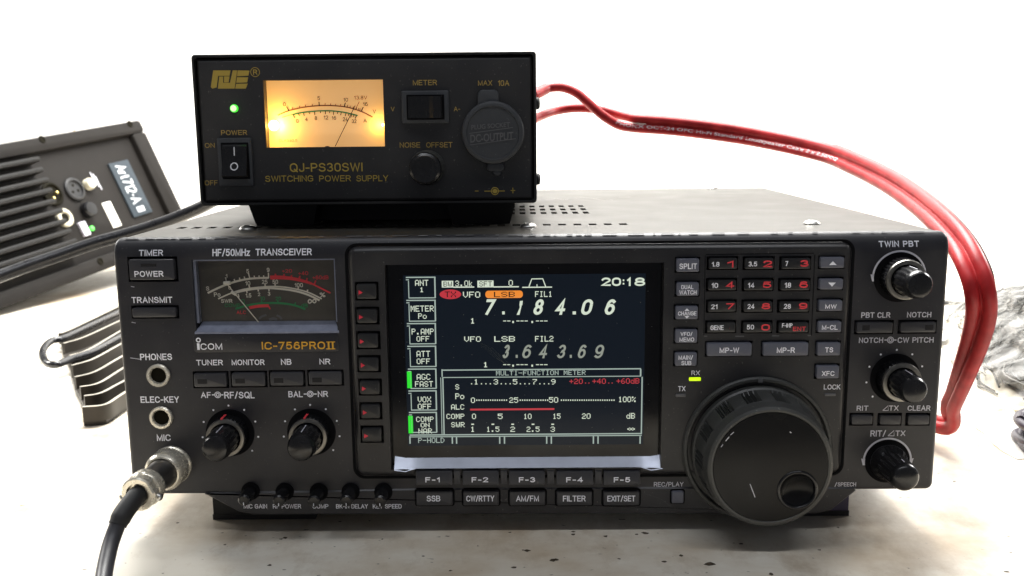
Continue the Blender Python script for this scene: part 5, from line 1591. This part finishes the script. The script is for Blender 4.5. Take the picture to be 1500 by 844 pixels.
mb.rbox(u0 + (u1 - u0) * .3, u0 + (u1 - u0) * .68, v0 + (v1 - v0) * .06, v0 + (v1 - v0) * .16, -2.5, -2.62, .5, .02)
remap(mb).build('badge', LS)
mb = MB().use('ink_dim')
for p_ in ((138, 262), (142, 264), (146, 268)):
    u, v = uv(*p_); mb.quad((u - 2.2, -.15, v - 8), (u - 1, -.15, v - 8), (u - 1, -.15, v + 8), (u - 2.2, -.15, v + 8))
remap(mb).build('printed_marks', LS)
# thin wire behind
pts = [aty(100, 215, 960), aty(109, 191, 960), aty(123, 177, 965), aty(142, 172, 970), aty(162, 170, 980)]
pts += [aty(172, 172, 985)]
pts = [Vector((pts[0].x - 12, 962, TZ + 1)), aty(98, 235, 960)] + pts
mb = MB().use('wire_tan'); mb.origin = pts[0].copy(); mb.tube(spline(pts, 6), 0.9, 8)
tag(mb.build('thin_wire'), 'thin tan wire curling up behind the loudspeaker top edge', 'wire')

# ================================================================== RIBBED BLOCK AND CABLE LOOP, LEFT OF THE RADIO
RZ = TZ + 12
def zl(x, y): return (x / 3.245, 380 + y / 3.245)
fins = [((285, 352), (340, 330), (545, 232)), ((300, 400), (400, 370), (552, 300)), ((330, 458), (420, 430), (554, 352)), ((340, 505), (440, 475), (557, 412)), ((355, 560), (450, 535), (565, 470)), ((380, 607), (470, 588), (572, 526)), ((400, 650), (480, 635), (577, 585)), ((392, 702), (500, 690), (582, 640))]
HS = thing('heat_sink', 'dark ribbed alloy block with pale fin edges beside the radio left end', 'heat sink', (-290, 230, TZ))
def ext(f):   # measured fin carried on behind the radio
    q = [atz(*zl(*p_), RZ) for p_ in f]
    dlt = (q[2] - q[1]).normalized(); return q + [q[2] + dlt * 60]
FL = [ext(f) for f in fins]
mb = MB().use('sink')
out1 = [f[0] for f in FL]; out2 = [f[3] for f in FL]
ring_ = [v for v in out1] + [FL[-1][1], FL[-1][2]] + [v for v in reversed(out2)] + [FL[0][2], FL[0][1]]
mb.loops([[(p_.x, p_.y, TZ + .5) for p_ in ring_], [(p_.x, p_.y, RZ - 8) for p_ in ring_]])
mb.build('body', HS)
for k, f in enumerate(FL):
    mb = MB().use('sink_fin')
    L = []
    wd = 1.1 if k else 1.6
    ff = spline(f, 5)
    for i, p_ in enumerate(ff):
        t = (ff[min(i + 1, len(ff) - 1)] - ff[max(0, i - 1)]); n_ = Vector((-t.y, t.x, 0)).normalized() * wd
        L.append([(p_ + n_).to_tuple()[:2] + (RZ - 9,), (p_ + n_).to_tuple()[:2] + (RZ,), (p_ - n_).to_tuple()[:2] + (RZ,), (p_ - n_).to_tuple()[:2] + (RZ - 9,)])
    mb.loops(L)
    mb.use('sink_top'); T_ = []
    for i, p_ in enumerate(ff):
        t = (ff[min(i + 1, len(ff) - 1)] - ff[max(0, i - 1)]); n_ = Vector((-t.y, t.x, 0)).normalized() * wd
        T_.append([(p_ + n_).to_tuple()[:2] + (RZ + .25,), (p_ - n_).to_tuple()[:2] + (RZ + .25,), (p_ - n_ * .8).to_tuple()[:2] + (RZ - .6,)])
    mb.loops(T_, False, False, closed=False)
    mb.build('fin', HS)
lp = [(552, 258), (345, 355), (290, 378), (245, 388), (212, 418), (202, 455), (222, 492), (270, 500), (335, 475), (440, 440), (554, 380)]
pts = [atz(*zl(*p_), RZ - 1.5) for p_ in lp]
pts = [pts[0] + (pts[0] - pts[1]).normalized() * 40] + pts + [pts[-1] + (pts[-1] - pts[-2]).normalized() * 40]
mb = MB().use('cord'); mb.origin = Vector((-340, 320, TZ)); mb.tube(spline(pts, 8), 2.6, 14)
tag(mb.build('looped_cable'), 'short black cable doubled back in a U, seated in the ribbed block grooves', 'cable')

# ================================================================== PLASTIC BAG WITH SHREDS, RIGHT
import mathutils.noise as mno
BC = Vector((455, 262, TZ)); BR_ = Vector((150, 235, 64)); BA = math.radians(-19)
def bag_pt(a, e, k=1.0, amp=1.0):
    v = Vector((math.cos(a) * math.cos(e), math.sin(a) * math.cos(e), math.sin(e)))
    n1 = mno.noise(v * 2.3 + Vector((3, 1, 7))) * .16 + mno.noise(v * 6.5) * .07 + abs(mno.noise(v * 13)) * .05
    s = k * (1 + amp * n1)
    lx, ly = BR_.x * v.x * s, BR_.y * v.y * s
    return Vector((BC.x + lx * math.cos(BA) - ly * math.sin(BA), BC.y + lx * math.sin(BA) + ly * math.cos(BA), BC.z + .3 + max(0, BR_.z * v.z * s)))
mb = MB().use('film'); NA, NE = 150, 46
L = []
for k, up in ((1.22, 0.15), (1.16, 4), (1.10, 2.0), (1.05, 6)):    # the flat crumpled skirt of the bag
    row = []
    for i in range(NA):
        a = i / NA * 2 * PI; p_ = bag_pt(a, 0, k + (.10 * mno.noise(Vector((a * 5, k * 4, 1))) + .05 * mno.noise(Vector((a * 17, k * 4, 2)))) * (k - 1) / .2)
        row.append(p_ + Vector((0, 0, up * (0.5 + abs(mno.noise(Vector((a * 9, k * 7, 4))))))))
    L.append(row)
L += [[bag_pt(i / NA * 2 * PI, j / NE * PI / 2 * .995) for i in range(NA)] for j in range(NE + 1)]
mb.use('film_fold'); mb.loops(L[:4], False, False)
mb.use('film'); mb.origin = BC.copy(); mb.loops(L[3:], False, True)
tag(mb.build('plastic_bag', sharp=180), 'crumpled clear plastic bag full of grey shreds on the table at the right', 'bag')
mb = MB().use('shred')
L = [[bag_pt(i / 64 * 2 * PI, j / 16 * PI / 2 * .99, .86) for i in range(64)] for j in range(17)]
mb.loops(L, False, True)
for n in range(1300):
    a = random.uniform(0, 2 * PI); e = random.uniform(0.02, 1.3); k = random.uniform(.87, .965)
    mb.use(random.choice(['shred', 'shred_light', 'shred_light', 'shred']))
    p_ = bag_pt(a, e, k); da, de = random.uniform(-.3, .3), random.uniform(-.45, .45)
    pts = [bag_pt(a + da * t + random.uniform(-.012, .012), min(1.5, max(.02, e + de * t + random.uniform(-.02, .02))), k + random.uniform(-.012, .012)) for t in (0, .33, .66, 1)]
    mb.tube(spline(pts, 3), random.uniform(.28, .8), 5)
mb.origin = BC.copy()
tag(mb.build('packing_shreds'), 'tangled grey plastic shreds packed inside the clear bag', 'packing', kind='stuff')
mb = MB().use('shred_dark'); c0 = atz(1560, 634, TZ + 12); mb.origin = c0.copy()
mb.tube([c0 + Vector(((19 + 2 * math.sin(t * .08)) * math.cos(t * .05), (26 + 3 * math.cos(t * .06)) * math.sin(t * .05), -2 + 8 * math.sin(t * .013))) for t in range(560)], 2.3, 12)
tag(mb.build('cable_bundle'), 'dark violet coiled cable at the near corner of the clear bag', 'cable')
pts = [aty(1440, 612, 170), aty(1466, 602, 160), aty(1480, 605, 158), aty(1500, 600, 156), aty(1530, 590, 158)]
pts = [Vector((p_.x, p_.y, p_.z)) for p_ in pts]
mb = MB().use('wire_cream'); mb.origin = pts[0].copy(); mb.tube(spline(pts, 6), 2.0, 10)
tag(mb.build('cream_wire'), 'cream coloured wire across the lower side of the clear bag', 'wire')
